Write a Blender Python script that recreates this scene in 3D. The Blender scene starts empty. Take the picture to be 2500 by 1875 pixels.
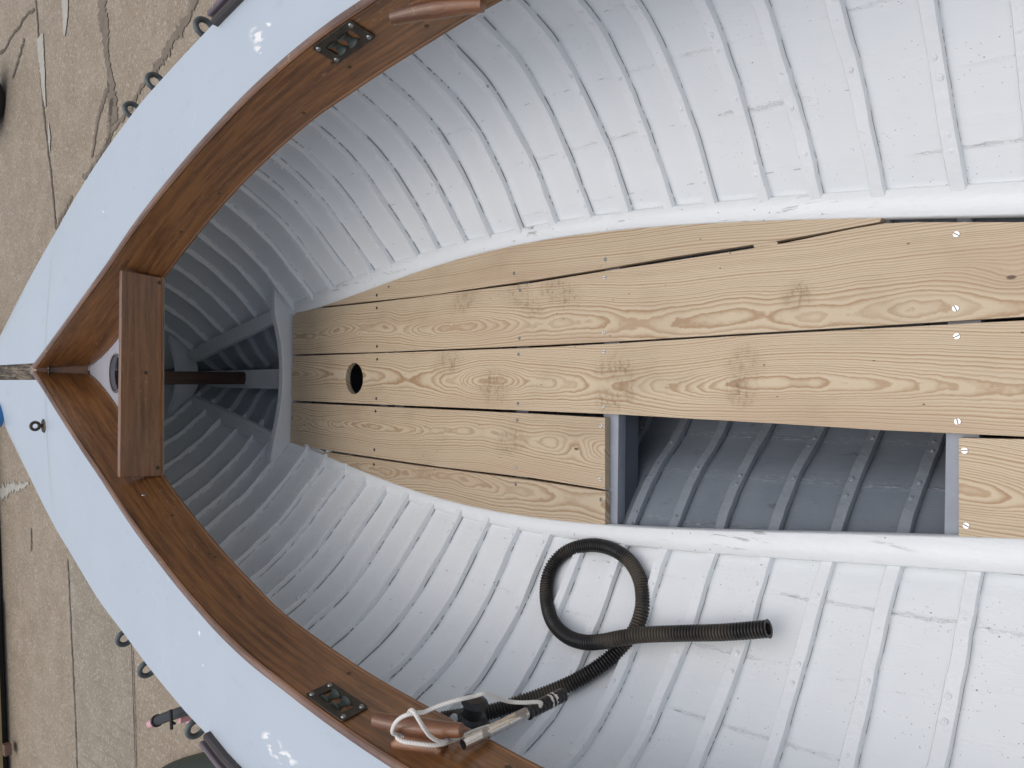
import bpy, bmesh, math, random
import numpy as np
from mathutils import Vector, Matrix
random.seed(7)
R = math.radians
scene = bpy.context.scene
COL = scene.collection

# ------------------------------------------------------------------ camera
f = 1878.0; H = 1.7                       # focal length (in photograph pixels), eye height above the floor boards
c45 = math.cos(R(45)); s45 = math.sin(R(45))
F = Vector((-.01203, c45, -s45)).normalized()
U = Vector((-.0095, s45, c45)); U = (U - F*U.dot(F)).normalized()
S = F.cross(U).normalized()
CP = Vector((0, 0, H))
cam_d = bpy.data.cameras.new('camera'); cam = bpy.data.objects.new('camera', cam_d); COL.objects.link(cam)
cam.matrix_world = Matrix(((-U.x, S.x, -F.x, 0), (-U.y, S.y, -F.y, 0), (-U.z, S.z, -F.z, H), (0, 0, 0, 1)))
cam_d.sensor_fit = 'HORIZONTAL'; cam_d.sensor_width = 36; cam_d.lens = 36*f/2500
cam_d.clip_end = 800; cam_d.clip_start = .02
scene.camera = cam

def ray(u, v): return F + U*((1250-u)/f) + S*((937.5-v)/f)
def atz(u, v, z):
    d = ray(u, v); return CP + d*((z-H)/d.z)
def aty(u, v, y):
    d = ray(u, v); return CP + d*(y/d.y)
def atp(u, v, z0, z1, y0=0):              # plane z = z0 + z1*(y-y0)
    d = ray(u, v); return CP + d*((z0-z1*y0-H)/(d.z-z1*d.y))
def proj(P):
    q = Vector(P)-CP; w = q.dot(F); return 1250-f*q.dot(U)/w, 937.5-f*q.dot(S)/w, w

# ------------------------------------------------------------------ curves
def pchip(xs, ys):
    xs = np.array(xs, float); ys = np.array(ys, float)
    h = np.diff(xs); dl = np.diff(ys)/h; m = np.zeros(len(xs))
    for i in range(1, len(xs)-1):
        if dl[i-1]*dl[i] > 0:
            w1 = 2*h[i]+h[i-1]; w2 = h[i]+2*h[i-1]; m[i] = (w1+w2)/(w1/dl[i-1]+w2/dl[i])
    m[0] = dl[0]; m[-1] = dl[-1]
    def g(x):
        x = min(max(x, xs[0]), xs[-1]); i = min(max(int(np.searchsorted(xs, x))-1, 0), len(xs)-2)
        t = (x-xs[i])/h[i]; t2 = t*t; t3 = t2*t
        return float((2*t3-3*t2+1)*ys[i]+(t3-2*t2+t)*h[i]*m[i]+(-2*t3+3*t2)*ys[i+1]+(t3-t2)*h[i]*m[i+1])
    return g
def fit(xs, ys, k):                       # smoothed curve through measured points
    p = np.polyfit(xs, ys, k); return lambda x: float(np.polyval(p, x))
YS = [-1.2, -.4, .1, .45, .86, 1.26, 1.66, 2.06, 2.46, 2.9, 3.33, 3.61, 3.89, 4.2, 4.5, 4.75]
LV = {0.0: [.30, .34, .37, .396, .441, .474, .469, .452, .41, .335, .235, .155, .06, .014, .014, .014],
      0.1: [.44, .49, .52, .541, .59, .627, .620, .575, .52, .45, .353, .250, .146, .03, .014, .014],
      0.2: [.58, .64, .67, .682, .712, .744, .735, .683, .628, .55, .447, .34, .225, .10, .018, .014],
      0.3: [.68, .74, .77, .785, .81, .832, .813, .766, .708, .625, .52, .405, .285, .16, .045, .014],
      0.4: [.74, .80, .83, .845, .865, .878, .863, .821, .767, .69, .575, .455, .340, .205, .08, .014]}
DK = [.95, 1.0, 1.03, 1.035, 1.045, 1.04, 1.02, .975, .915, .81, .665, .55, .43, .28, .125, .02]
LVF = {z: pchip(YS, v) for z, v in LV.items()}; DKF = pchip(YS, DK)
zk = pchip([-1.2, 1.8, 2.4, 2.9, 3.33, 3.61, 3.89, 4.3, 4.75], [-.38, -.38, -.31, -.22, -.14, -.11, -.08, -.06, -.05])
def zdeck(y): return .74+.015*y
def cx(z): return -.0125-.026*max(z, 0)
def section(y):
    k = zk(y); w0 = LVF[0.0](y)
    zz = [k, k*.74, k*.44, 0, .1, .2, .3, .4, zdeck(y)]
    ww = [max(w0*.07, .008), max(w0*.34, .009), max(w0*.54, .01), w0]+[LVF[z](y) for z in (.1, .2, .3, .4)]+[DKF(y)]
    return pchip(zz, ww)
_sec = {}
def hw(y, z):
    k = round(y, 3)
    if k not in _sec: _sec[k] = section(k)
    return _sec[k](z)
def hx(y, z, sd): return cx(z)+sd*hw(y, z)
def hullhit(u, v, off=0.0):               # where a sight line meets the inner planking (kept off metres away from it)
    d = ray(u, v).normalized(); t = .5
    while t < 6:
        P = CP+d*t
        if abs(P.x-cx(P.z)) > hw(P.y, P.z)-off*1.25 or P.z < zk(P.y): return P
        t += .004
    return P

# ------------------------------------------------------------------ object helpers
def obj(name, bm, mats, parent=None, smooth=35, label=None):
    me = bpy.data.meshes.new(name); bm.normal_update(); bm.to_mesh(me); bm.free()
    for m in (mats if isinstance(mats, (list, tuple)) else [mats]): me.materials.append(m)
    if smooth:
        me.polygons.foreach_set('use_smooth', [True]*len(me.polygons))
        me.set_sharp_from_angle(angle=R(smooth))
    o = bpy.data.objects.new(name, me); COL.objects.link(o)
    if parent: o.parent = parent
    if label: o['label'] = label
    return o
def empty(name, loc=(0, 0, 0)):
    o = bpy.data.objects.new(name, None); o.empty_display_size = .1; o.location = loc; COL.objects.link(o); return o
def tag(o, label=None, cat=None, group=None, kind=None):
    if label: o['label'] = label
    if cat: o['category'] = cat
    if group: o['group'] = group
    if kind: o['kind'] = kind
    return o
def recenter(objs, root):                 # keep world-space meshes where they are under an Empty at root.location
    for o in objs: o.matrix_parent_inverse = Matrix.Translation(-root.location)

def box(bm, M, sx, sy, sz, bev=0.0, seg=2, mat=0):
    r = bmesh.ops.create_cube(bm, size=1, matrix=M @ Matrix.Diagonal((sx, sy, sz, 1)))
    vs = r['verts']; es = list({e for v in vs for e in v.link_edges})
    fs = list({q for v in vs for q in v.link_faces})
    for q in fs: q.material_index = mat
    if bev: bmesh.ops.bevel(bm, geom=es, offset=bev, segments=seg, affect='EDGES', profile=.7)
def cyl(bm, M, r, h, seg=20, r2=None, cap=True, mat=0, bev=0):
    n0 = len(bm.faces)
    q = bmesh.ops.create_cone(bm, cap_ends=cap, segments=seg, radius1=r, radius2=r if r2 is None else r2, depth=h, matrix=M)
    if bev:
        es = [e for e in {e for v in q['verts'] for e in v.link_edges} if len(e.link_faces) == 2 and e.calc_face_angle(0) > 1]
        bmesh.ops.bevel(bm, geom=es, offset=bev, segments=2, affect='EDGES', profile=.6)
    bm.faces.ensure_lookup_table()
    for k in range(n0, len(bm.faces)): bm.faces[k].material_index = mat
def T3(p): return Matrix.Translation(Vector(p))
def frame(o, x, y, z):
    return Matrix(((x[0], y[0], z[0], o[0]), (x[1], y[1], z[1], o[1]), (x[2], y[2], z[2], o[2]), (0, 0, 0, 1)))
def align(p, d, up=Vector((0, 0, 1))):    # local z along d
    d = Vector(d).normalized(); a = up.cross(d)
    if a.length < 1e-3: a = Vector((1, 0, 0)).cross(d)
    a.normalize(); return frame(p, a, d.cross(a), d)
def smoothpath(pts, n):
    pts = [Vector(p) for p in pts]; t = [0]
    for a, b in zip(pts, pts[1:]): t.append(t[-1]+max((b-a).length, 1e-5))
    out = []
    P = [pts[0]*2-pts[1]]+pts+[pts[-1]*2-pts[-2]]
    T = [-t[1]]+t+[t[-1]+(t[-1]-t[-2])]
    for k in range(n):
        s = t[-1]*k/(n-1); i = 1
        while i < len(pts)-1 and s > T[i+1]: i += 1
        p0, p1, p2, p3 = P[i-1:i+3]; t0, t1, t2, t3 = T[i-1:i+3]
        m1 = (p2-p0)/(t2-t0); m2 = (p3-p1)/(t3-t1); h = t2-t1; q = (s-t1)/h
        out.append(p1*(2*q**3-3*q*q+1)+m1*h*(q**3-2*q*q+q)+p2*(3*q*q-2*q**3)+m2*h*(q**3-q*q))
    return out
def tube(bm, path, rad, sides=12, cap=True, up=Vector((0, 0, 1)), mat=0, uvl=None):
    n = len(path); rings = []; prev = None; s = 0
    for i, p in enumerate(path):
        d = (path[min(i+1, n-1)]-path[max(i-1, 0)]).normalized()
        a = d.cross(up) if prev is None else prev-d*prev.dot(d)
        if a.length < 1e-4: a = d.orthogonal()
        a.normalize(); prev = a; b = d.cross(a)
        if i: s += (p-path[i-1]).length
        r = rad(i/(n-1), s) if callable(rad) else rad
        rings.append(([bm.verts.new(p+(a*math.cos(2*math.pi*k/sides)+b*math.sin(2*math.pi*k/sides))*r) for k in range(sides)], s))
    for (r0, s0), (r1, s1) in zip(rings, rings[1:]):
        for k in range(sides):
            q = bm.faces.new((r0[k], r0[(k+1) % sides], r1[(k+1) % sides], r1[k])); q.material_index = mat
            if uvl:
                for lp, uv in zip(q.loops, ((k/sides, s0), ((k+1)/sides, s0), ((k+1)/sides, s1), (k/sides, s1))): lp[uvl].uv = uv
    if cap:
        bm.faces.new(rings[0][0][::-1]).material_index = mat; bm.faces.new(rings[-1][0]).material_index = mat
def grid(bm, rows, uvs=None, flip=False, mat=0):
    uvl = bm.loops.layers.uv.verify() if uvs else None
    V = [[bm.verts.new(p) for p in r] for r in rows]
    for i in range(len(V)-1):
        for j in range(len(V[0])-1):
            idx = [(i, j), (i, j+1), (i+1, j+1), (i+1, j)]
            if flip: idx.reverse()
            q = bm.faces.new([V[a][b] for a, b in idx]); q.material_index = mat
            if uvs:
                for lp, (a, b) in zip(q.loops, idx): lp[uvl].uv = uvs[a][b]
    return V
def prism(bm, pts, dvec, holes=(), mat=0): # polygon (with holes) extruded along dvec
    dv = Vector(dvec); loops = [list(map(Vector, pts))]+[list(map(Vector, h)) for h in holes]
    es0 = []; es1 = []
    for L in loops:
        a = [bm.verts.new(p) for p in L]; b = [bm.verts.new(p+dv) for p in L]; n = len(L)
        for k in range(n):
            es0.append(bm.edges.new((a[k], a[(k+1) % n]))); es1.append(bm.edges.new((b[k], b[(k+1) % n])))
            bm.faces.new((a[k], a[(k+1) % n], b[(k+1) % n], b[k])).material_index = mat
    if not holes:
        n = len(pts); vs = [e.verts for e in es0]; A = [e.verts[0] for e in es0]; B = [e.verts[0] for e in es1]
        bm.faces.new(A).material_index = mat; bm.faces.new(B[::-1]).material_index = mat
        bmesh.ops.recalc_face_normals(bm, faces=bm.faces[:]); return
    for es in (es0, es1):
        r = bmesh.ops.triangle_fill(bm, use_beauty=True, use_dissolve=False, edges=es)
        for q in r['geom']:
            if isinstance(q, bmesh.types.BMFace): q.material_index = mat
    bmesh.ops.recalc_face_normals(bm, faces=bm.faces[:])
def bevmod(o, w, seg=2):
    m = o.modifiers.new('bevel', 'BEVEL'); m.width = w; m.segments = seg; m.limit_method = 'ANGLE'; m.angle_limit = R(40); m.harden_normals = False
    return o

# ------------------------------------------------------------------ materials
class N:
    def __init__(s, name):
        s.m = bpy.data.materials.new(name); s.m.use_nodes = True; s.t = s.m.node_tree
        s.b = s.t.nodes['Principled BSDF']; s.uv_ = None
    def n(s, typ, **kw):
        o = s.t.nodes.new('ShaderNode'+typ)
        for k, v in kw.items(): setattr(o, k, v)
        return o
    def put(s, sock, v):
        if isinstance(v, bpy.types.NodeSocket): s.t.links.new(v, sock)
        elif isinstance(v, (tuple, list)): sock.default_value = tuple(v)+((1,) if len(v) == 3 and sock.type == 'RGBA' else ())
        else: sock.default_value = v
    def math(s, op, a, b=0.0, c=0.0, clamp=False):
        o = s.n('Math', operation=op, use_clamp=clamp); s.put(o.inputs[0], a); s.put(o.inputs[1], b); s.put(o.inputs[2], c); return o.outputs[0]
    def vm(s, op, a, b=(0, 0, 0)):
        o = s.n('VectorMath', operation=op); s.put(o.inputs[0], a); s.put(o.inputs[1], b)
        return o.outputs['Value'] if op in ('LENGTH', 'DISTANCE', 'DOT_PRODUCT') else o.outputs[0]
    def uv(s):
        if not s.uv_: s.uv_ = s.n('TexCoord')
        return s.uv_.outputs['UV']
    def ob(s):
        if not s.uv_: s.uv_ = s.n('TexCoord')
        return s.uv_.outputs['Object']
    def sep(s, v):
        o = s.n('SeparateXYZ'); s.put(o.inputs[0], v); return o.outputs
    def comb(s, x=0.0, y=0.0, z=0.0):
        o = s.n('CombineXYZ')
        for i, q in enumerate((x, y, z)): s.put(o.inputs[i], q)
        return o.outputs[0]
    def map(s, v, sc=(1, 1, 1), loc=(0, 0, 0)):
        o = s.n('Mapping'); s.put(o.inputs[0], v); o.inputs['Scale'].default_value = sc; o.inputs['Location'].default_value = loc; return o.outputs[0]
    def noise(s, v, scale=5, detail=3, rough=.5, dist=0.0, col=False):
        o = s.n('TexNoise'); s.put(o.inputs['Vector'], v); o.inputs['Scale'].default_value = scale
        o.inputs['Detail'].default_value = detail; o.inputs['Roughness'].default_value = rough; o.inputs['Distortion'].default_value = dist
        return o.outputs['Color' if col else 'Fac']
    def vor(s, v, scale=5, feature='F1', out='Distance', rnd=1.0):
        o = s.n('TexVoronoi', feature=feature); s.put(o.inputs['Vector'], v); o.inputs['Scale'].default_value = scale
        o.inputs['Randomness'].default_value = rnd; return o.outputs[out]
    def ramp(s, fac, stops, interp='LINEAR'):
        o = s.n('ValToRGB'); s.put(o.inputs[0], fac); cr = o.color_ramp; cr.interpolation = interp
        while len(cr.elements) < len(stops): cr.elements.new(.5)
        for e, (p, c) in zip(cr.elements, stops):
            e.position = p; e.color = (c, c, c, 1) if isinstance(c, (int, float)) else tuple(c)+(1,)
        return o.outputs[0]
    def ss(s, x, a, b, lo=0.0, hi=1.0):     # smoothstep from a to b
        o = s.n('MapRange', interpolation_type='SMOOTHSTEP'); s.put(o.inputs[0], x)
        for i, q in enumerate((a, b, lo, hi)): o.inputs[i+1].default_value = q
        return o.outputs[0]
    def mix(s, fac, a, b, mode='MIX'):
        o = s.n('Mix', data_type='RGBA', blend_type=mode); s.put(o.inputs[0], fac); s.put(o.inputs[6], a); s.put(o.inputs[7], b); return o.outputs[2]
    def bump(s, h, dist=.001, strength=1.0, prev=None):
        o = s.n('Bump'); s.put(o.inputs['Height'], h); o.inputs['Distance'].default_value = dist; o.inputs['Strength'].default_value = strength
        if prev is not None: s.put(o.inputs['Normal'], prev)
        return o.outputs[0]
    def spots(s, co, items):                # soft ellipses (x, y, rx, ry, angle) in the coordinates co
        acc = 0.0
        for x, y, rx, ry, a in items:
            o = s.n('Mapping', vector_type='TEXTURE'); s.put(o.inputs[0], co)
            o.inputs['Location'].default_value = (x, y, 0); o.inputs['Rotation'].default_value = (0, 0, R(a)); o.inputs['Scale'].default_value = (rx, ry, 1)
            w = s.ss(s.vm('LENGTH', s.vm('MULTIPLY', o.outputs[0], (1, 1, 0))), 1.15, .35)
            acc = s.math('MAXIMUM', acc, w)
        return acc
    def done(s, col=None, rough=None, nrm=None, metal=None, coat=None, coatr=.1, spec=None, ior=None):
        if col is not None: s.put(s.b.inputs['Base Color'], col)
        if rough is not None: s.put(s.b.inputs['Roughness'], rough)
        if nrm is not None: s.put(s.b.inputs['Normal'], nrm)
        if metal is not None: s.put(s.b.inputs['Metallic'], metal)
        if coat is not None: s.put(s.b.inputs['Coat Weight'], coat); s.put(s.b.inputs['Coat Roughness'], coatr)
        if spec is not None: s.put(s.b.inputs['Specular IOR Level'], spec)
        return s.m
def flat(name, col, rough=.5, metal=0.0, nscale=40, namp=.15, bump=.0004, coat=None):
    m = N(name); o = m.ob(); nz = m.noise(o, nscale, 4, .6)
    c = m.mix(nz, tuple(q*(1-namp) for q in col), tuple(min(q*(1+namp), 1) for q in col))
    return m.done(c, m.math('MULTIPLY_ADD', nz, .25, rough-.12), m.bump(nz, bump), metal, coat)

WHITE = (.73, .735, .765); GREY = (.085, .1, .125)
def painted_hull():                        # UV: x = station y in metres, y = arc length across the planking in plank widths
    m = N('painted_planking'); uv = m.uv(); U_, V_, _ = m.sep(uv); ob = m.ob(); ox, oy, oz = m.sep(ob)
    wob = m.math('MULTIPLY_ADD', m.noise(m.map(uv, (2, 1, 1)), 3, 3), .12, -.06)
    v = m.math('ADD', V_, wob)
    fr = m.math('FRACT', v)
    e = m.math('MINIMUM', fr, m.math('SUBTRACT', 1.0, fr))        # 0 at a seam
    lump_ = m.noise(m.map(uv, (9, 4, 1), (3, 1, 0)), 3, 3, .7)
    seam = m.ss(m.math('ADD', e, m.math('MULTIPLY_ADD', lump_, .14, -.07)), .055, 0.0)
    aft = m.ss(oy, 2.3, .5)                                          # the aft planks are rougher and dirtier
    lump = m.noise(m.map(uv, (17, 9, 1)), 3, 4, .75)
    lump2 = m.noise(m.map(ob, (45, 12, 60)), 1, 5, .7)
    lap = m.math('MULTIPLY', m.ss(fr, 0.0, .035), m.ss(fr, 1.0, .5))
    grain = m.noise(m.map(ob, (90, 9, 90)), 1, 4, .75)
    hole_ = m.ss(m.noise(m.map(uv, (3.5, 1.3, 1), (9, 2, 0)), 1, 2), .42, .60)
    h = m.math('MULTIPLY', m.math('MULTIPLY', m.math('MULTIPLY', seam, m.ss(lump, .42, .58)), hole_), m.math('MULTIPLY_ADD', aft, 1.0, .25))
    h = m.math('ADD', h, m.math('MULTIPLY', lap, m.math('MULTIPLY_ADD', m.noise(m.map(uv, (1.2, 1, 1)), 1, 1), .22, -.05)))
    flake = m.math('MULTIPLY', m.ss(lump2, .54, .60), m.math('MULTIPLY', aft, .2))
    h = m.math('ADD', h, flake)
    h = m.math('ADD', h, m.math('MULTIPLY', grain, m.math('MULTIPLY_ADD', aft, .12, .05)))
    n1 = m.bump(h, .0013, .8)
    n2 = m.bump(m.noise(ob, 14, 2), .004, .6, n1)
    big = m.noise(ob, 2.2, 3)
    white = m.mix(big, (.765, .80, .815), (.81, .84, .852))
    white = m.mix(m.math('MULTIPLY', m.ss(lump2, .5, .7), .18), white, (.84, .865, .875))
    # hair cracks along seams
    hc = m.math('MULTIPLY', m.ss(e, .012, .004), m.ss(m.noise(m.map(uv, (14, 3, 1)), 2, 3), .56, .63))
    white = m.mix(m.math('MULTIPLY', hc, .5), white, (.16, .15, .15))
    # specks of dirt
    for sc, th, col, dens in ((70, .060, (.06, .05, .045), .66), (30, .045, (.22, .12, .06), .64), (120, .085, (.14, .12, .11), .62)):
        sp = m.math('MULTIPLY', m.math('LESS_THAN', m.vor(m.map(ob, (1, .75, 1)), sc), th), m.math('GREATER_THAN', m.noise(ob, 9.0, 3, .6), dens-.105))
        white = m.mix(m.math('MULTIPLY', sp, m.math('MULTIPLY_ADD', aft, .75, .1)), white, col)
    st = m.math('MULTIPLY', m.math('MULTIPLY', seam, m.ss(lump, .6, .75)), m.math('MULTIPLY', m.ss(m.noise(ob, 2.5), .55, .65), aft))
    white = m.mix(m.math('MULTIPLY', st, .6), white, (.34, .23, .13))
    grey = m.mix(m.noise(ob, 9, 4), (.15, .18, .215), (.235, .265, .305))
    gl = m.math('MULTIPLY', m.ss(e, .12, .03), m.ss(lump, .5, .6))
    grey = m.mix(m.math('MULTIPLY', gl, .65), grey, (.31, .34, .37))
    grey = m.mix(m.math('MULTIPLY', m.ss(m.noise(m.map(ob, (30, 14, 40), (2, 0, 0)), 1, 5, .75), .62, .67), .5), grey, (.07, .085, .105))
    line = m.math('SUBTRACT', oz, m.math('MULTIPLY', m.math('MAXIMUM', m.math('SUBTRACT', oy, 3.07), 0.0), .1))
    grey = m.mix(m.ss(oy, 3.0, 3.15), grey, (.36, .40, .43))
    isw = m.math('GREATER_THAN', line, -.022)
    return m.done(m.mix(isw, grey, white), m.math('MULTIPLY_ADD', lump2, .25, .25), n2, coat=.2, coatr=.25)
M_HULL = painted_hull()
def rib_paint():                           # UV: x = across the profile 0..1, y = metres along
    m = N('painted_rib'); uv = m.uv(); U_, V_, _ = m.sep(uv); ob = m.ob(); ox, oy, oz = m.sep(ob)
    big = m.noise(ob, 3, 3); fine = m.noise(ob, 60, 4, .65)
    white = m.mix(big, (.775, .81, .825), (.83, .855, .865))
    crack = m.math('MULTIPLY', m.ss(U_, .085, .04), m.ss(m.noise(m.map(ob, (5, 5, 5)), 2.2, 4, .75), .47, .52))
    crack2 = m.math('MULTIPLY', m.ss(m.math('ABSOLUTE', m.math('SUBTRACT', U_, .80)), .014, .004), m.ss(m.noise(m.map(ob, (9, 1, 9)), 2, 4, .7), .57, .62))
    chip = m.math('MULTIPLY', m.ss(m.noise(m.map(ob, (60, 25, 40)), 1, 4, .7), .67, .70), m.ss(m.noise(ob, 4, 2), .5, .6))
    k = m.math('MAXIMUM', m.math('MULTIPLY', crack, m.ss(oy, 3.2, 1.6, .3, .9)), m.math('MAXIMUM', m.math('MULTIPLY', crack2, .7), m.math('MULTIPLY', chip, .7)))
    white = m.mix(m.math('MULTIPLY', k, .9), white, (.05, .047, .045))
    grey = m.mix(m.noise(ob, 12, 4), (.19, .22, .255), (.29, .32, .36))
    grey = m.mix(m.math('MULTIPLY', k, .8), grey, (.03, .03, .035))
    line = m.math('SUBTRACT', oz, m.math('MULTIPLY', m.math('MAXIMUM', m.math('SUBTRACT', oy, 3.07), 0.0), .1))
    grey = m.mix(m.ss(oy, 3.0, 3.15), grey, (.44, .48, .50))
    isw = m.math('GREATER_THAN', line, -.022)
    hh = m.math('ADD', m.math('MULTIPLY', fine, .5), m.math('MULTIPLY', m.noise(m.map(ob, (38, 38, 38)), 1, 3, .6), 1.6))
    return m.done(m.mix(isw, grey, white), m.math('MULTIPLY_ADD', fine, .2, .27), m.bump(hh, .0018), coat=.2, coatr=.25)
M_RIB = rib_paint()
def white_timber(name, wear, tint=1.0):    # painted, scuffed timber (stringers, frames)
    m = N(name); ob = m.ob()
    big = m.noise(ob, 4, 3); st = m.noise(m.map(ob, (70, 7, 70)), 1, 4, .7)
    c = m.mix(big, tuple(q*tint for q in (.765, .80, .815)), tuple(q*tint for q in (.825, .85, .86)))
    sc = m.math('MULTIPLY', m.ss(m.noise(m.map(ob, (34, 13, 34)), 1, 5, .75), .57, .62), m.ss(m.noise(m.map(ob, (2.2, 3.4, 2)), 1, 2), .56, .63))
    c = m.mix(m.math('MULTIPLY', sc, wear*.85), c, (.42, .34, .25))
    ln = m.math('MULTIPLY', m.ss(st, .60, .64), m.ss(m.noise(m.map(ob, (6, 2.0, 4)), 1, 2), .52, .60))
    c = m.mix(m.math('MULTIPLY', ln, wear*.55), c, (.20, .19, .18))
    dots = m.math('MULTIPLY', m.math('LESS_THAN', m.vor(ob, 48), .07), m.math('GREATER_THAN', m.noise(ob, 6), .52))
    c = m.mix(m.math('MULTIPLY', dots, wear), c, (.07, .06, .05))
    return m.done(c, m.math('MULTIPLY_ADD', st, .3, .25), m.bump(m.math('ADD', m.math('MULTIPLY', sc, -1.5), m.math('ADD', st, m.math('MULTIPLY', m.noise(ob, 40, 4), 1.2))), .0018), coat=.15, coatr=.25)
M_STR = white_timber('painted_stringer', .9); M_FRM = white_timber('painted_frame', .25)
def deck_paint():
    m = N('deck_paint'); ob = m.ob()
    c = m.mix(m.noise(ob, 2.5, 3), (.455, .52, .585), (.51, .57, .63))
    drip = m.spots(ob, DRIPS)
    dm = m.math('MULTIPLY', drip, m.ss(m.noise(m.map(ob, (60, 22, 10)), 1, 3), .5, .55))
    c = m.mix(dm, c, (.9, .9, .88))
    fp = m.ss(m.noise(m.map(ob, (16, 7, 5)), 1.0, 5, .7), .58, .74)
    c = m.mix(m.math('MULTIPLY', fp, .3), c, (.37, .40, .40))
    sc_ = m.math('MULTIPLY', m.ss(m.math('ABSOLUTE', m.math('SUBTRACT', m.noise(m.map(ob, (3, 9, 3)), 2, 4, .6), .5)), .006, .002), m.ss(m.noise(ob, 3), .55, .6))
    c = m.mix(m.math('MULTIPLY', sc_, .35), c, (.75, .77, .78))
    dots = m.math('MULTIPLY', m.math('LESS_THAN', m.vor(ob, 22), .045), m.math('GREATER_THAN', m.noise(ob, 3), .5))
    c = m.mix(m.math('MULTIPLY', dots, .8), c, (.12, .12, .11))
    rr = m.math('MULTIPLY_ADD', m.noise(ob, 9, 4), .22, .22)
    return m.done(c, rr, m.bump(m.noise(ob, 3.5, 2), .006, .35, m.bump(m.noise(m.map(ob, (90, 20, 60)), 1, 4, .6), .0005)), coat=.12, coatr=.2)
def pine(name, seed, cxw, knots=(), feet=(), tone=0.0, D=.035, amp=.2, sp=.0062):
    m = N(name); uv = m.uv(); X, Y, _ = m.sep(uv)                    # metres across / along
    def n1(scale, s, sx=.0, det=2, ro=.5): return m.math('SUBTRACT', m.noise(m.map(uv, (sx, scale, 1), (0, s, s*3.1)), 1, det, ro), .5)
    dx = m.math('MULTIPLY', n1(.9, seed), .11)
    xx = m.math('SUBTRACT', m.math('SUBTRACT', X, cxw), dx)
    fine = m.math('MULTIPLY', m.math('SUBTRACT', m.noise(m.map(uv, (13, 3.2, 1), (seed, seed*2, 0)), 1, 3, .55), .5), .011)
    xx = m.math('ADD', xx, fine)
    dd = m.math('ADD', D, m.math('MULTIPLY', n1(1.15, seed+20, 1.0, 3, .5), amp))
    dd = m.math('ADD', dd, m.math('MULTIPLY', m.math('SUBTRACT', m.noise(m.map(uv, (30, 16, 1), (seed, 0, 0)), 1, 3, .6), .5), .0065))
    rr = m.math('SQRT', m.math('ADD', m.math('MULTIPLY', xx, xx), m.math('MULTIPLY', dd, dd)))
    kmask = 0.0
    for kx, ky, ks in knots:
        dk = m.vm('LENGTH', m.vm('MULTIPLY', m.vm('SUBTRACT', uv, (kx, ky, 0)), (1, .5, 0)))
        rr = m.math('ADD', rr, m.math('MULTIPLY', m.math('POWER', 2.718, m.math('MULTIPLY', m.math('MULTIPLY', dk, dk), -1/(ks*ks*6))), ks*1.2))
        kmask = m.math('MAXIMUM', kmask, m.ss(dk, ks*.42, ks*.2))
    ph = m.math('DIVIDE', rr, sp)
    ph = m.math('ADD', ph, m.math('MULTIPLY', m.math('SINE', m.math('MULTIPLY', ph, .61)), .55))
    fr = m.math('FRACT', ph)
    late = m.ramp(fr, [(0, .5), (.07, 0), (.38, .06), (.62, .5), (.80, 1), (.93, 1), (1, .6)])
    idx = m.math('FLOOR', ph)
    wn = m.n('TexWhiteNoise', noise_dimensions='1D'); m.put(wn.inputs['W'], idx)
    late = m.math('MULTIPLY', late, m.math('MULTIPLY_ADD', wn.outputs['Value'], .6, .42))
    pore = m.noise(m.map(uv, (420, 14, 1)), 1, 3, .6)
    late = m.math('ADD', late, m.math('MULTIPLY', m.math('SUBTRACT', pore, .5), .28), clamp=True)
    # close quarter grain where the rings cross the face steeply
    early = m.mix(m.noise(m.map(uv, (5, 1.3, 1), (seed, 0, 0)), 1, 3), (.62+tone, .52+tone*.85, .375+tone*.6), (.535+tone, .43+tone*.75, .30+tone*.5))
    c = m.mix(late, early, (.37+tone*.6, .245+tone*.3, .14))
    pink = m.ss(m.noise(m.map(uv, (6, .9, 1), (seed*5, 3, 0)), 1, 2), .52, .68)
    c = m.mix(m.math('MULTIPLY', pink, .4), c, (.45, .315, .21))
    damp = m.ss(m.noise(m.map(uv, (5, 3.0, 1), (seed, 9, 0)), 1, 4, .6), .50, .72)
    c = m.mix(m.math('MULTIPLY', damp, .28), c, (.30, .22, .145))
    c = m.mix(m.math('MULTIPLY', kmask, .85), c, (.075, .04, .025))
    if feet:
        fm = m.spots(uv, feet)
        tr = m.math('SINE', m.math('ADD', m.math('MULTIPLY', Y, 300.0), m.math('MULTIPLY', m.noise(uv, 26, 2), 14.0)))
        blk = m.vor(uv, 42, 'DISTANCE_TO_EDGE', 'Distance', .7)
        pat = m.math('MULTIPLY', m.math('MULTIPLY', m.ss(tr, -.3, .4), m.ss(blk, .04, .12)), m.ss(m.noise(m.map(uv, (1, 1, 1), (seed, 2, 0)), 20, 5, .7), .42, .58))
        pat = m.math('ADD', m.math('MULTIPLY', pat, .5), m.math('MULTIPLY', m.ss(m.noise(uv, 34, 5, .8), .46, .66), .6))
        c = m.mix(m.math('MULTIPLY', m.math('MULTIPLY', fm, pat), .72), c, (.20, .125, .065))
        c = m.mix(m.math('MULTIPLY', fm, .16), c, (.27, .18, .10))
    dots = m.math('MULTIPLY', m.math('LESS_THAN', m.vor(m.map(uv, (1, .6, 1)), 30), .05), m.math('GREATER_THAN', m.noise(uv, 4), .46))
    c = m.mix(m.math('MULTIPLY', dots, .8), c, (.09, .055, .035))
    # planed edges turn towards the end grain: no special colour, only the rings seen there
    return m.done(c, m.math('MULTIPLY_ADD', late, -.08, .5), m.bump(m.math('ADD', late, m.math('MULTIPLY', pore, .5)), .0004), spec=.35)
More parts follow.
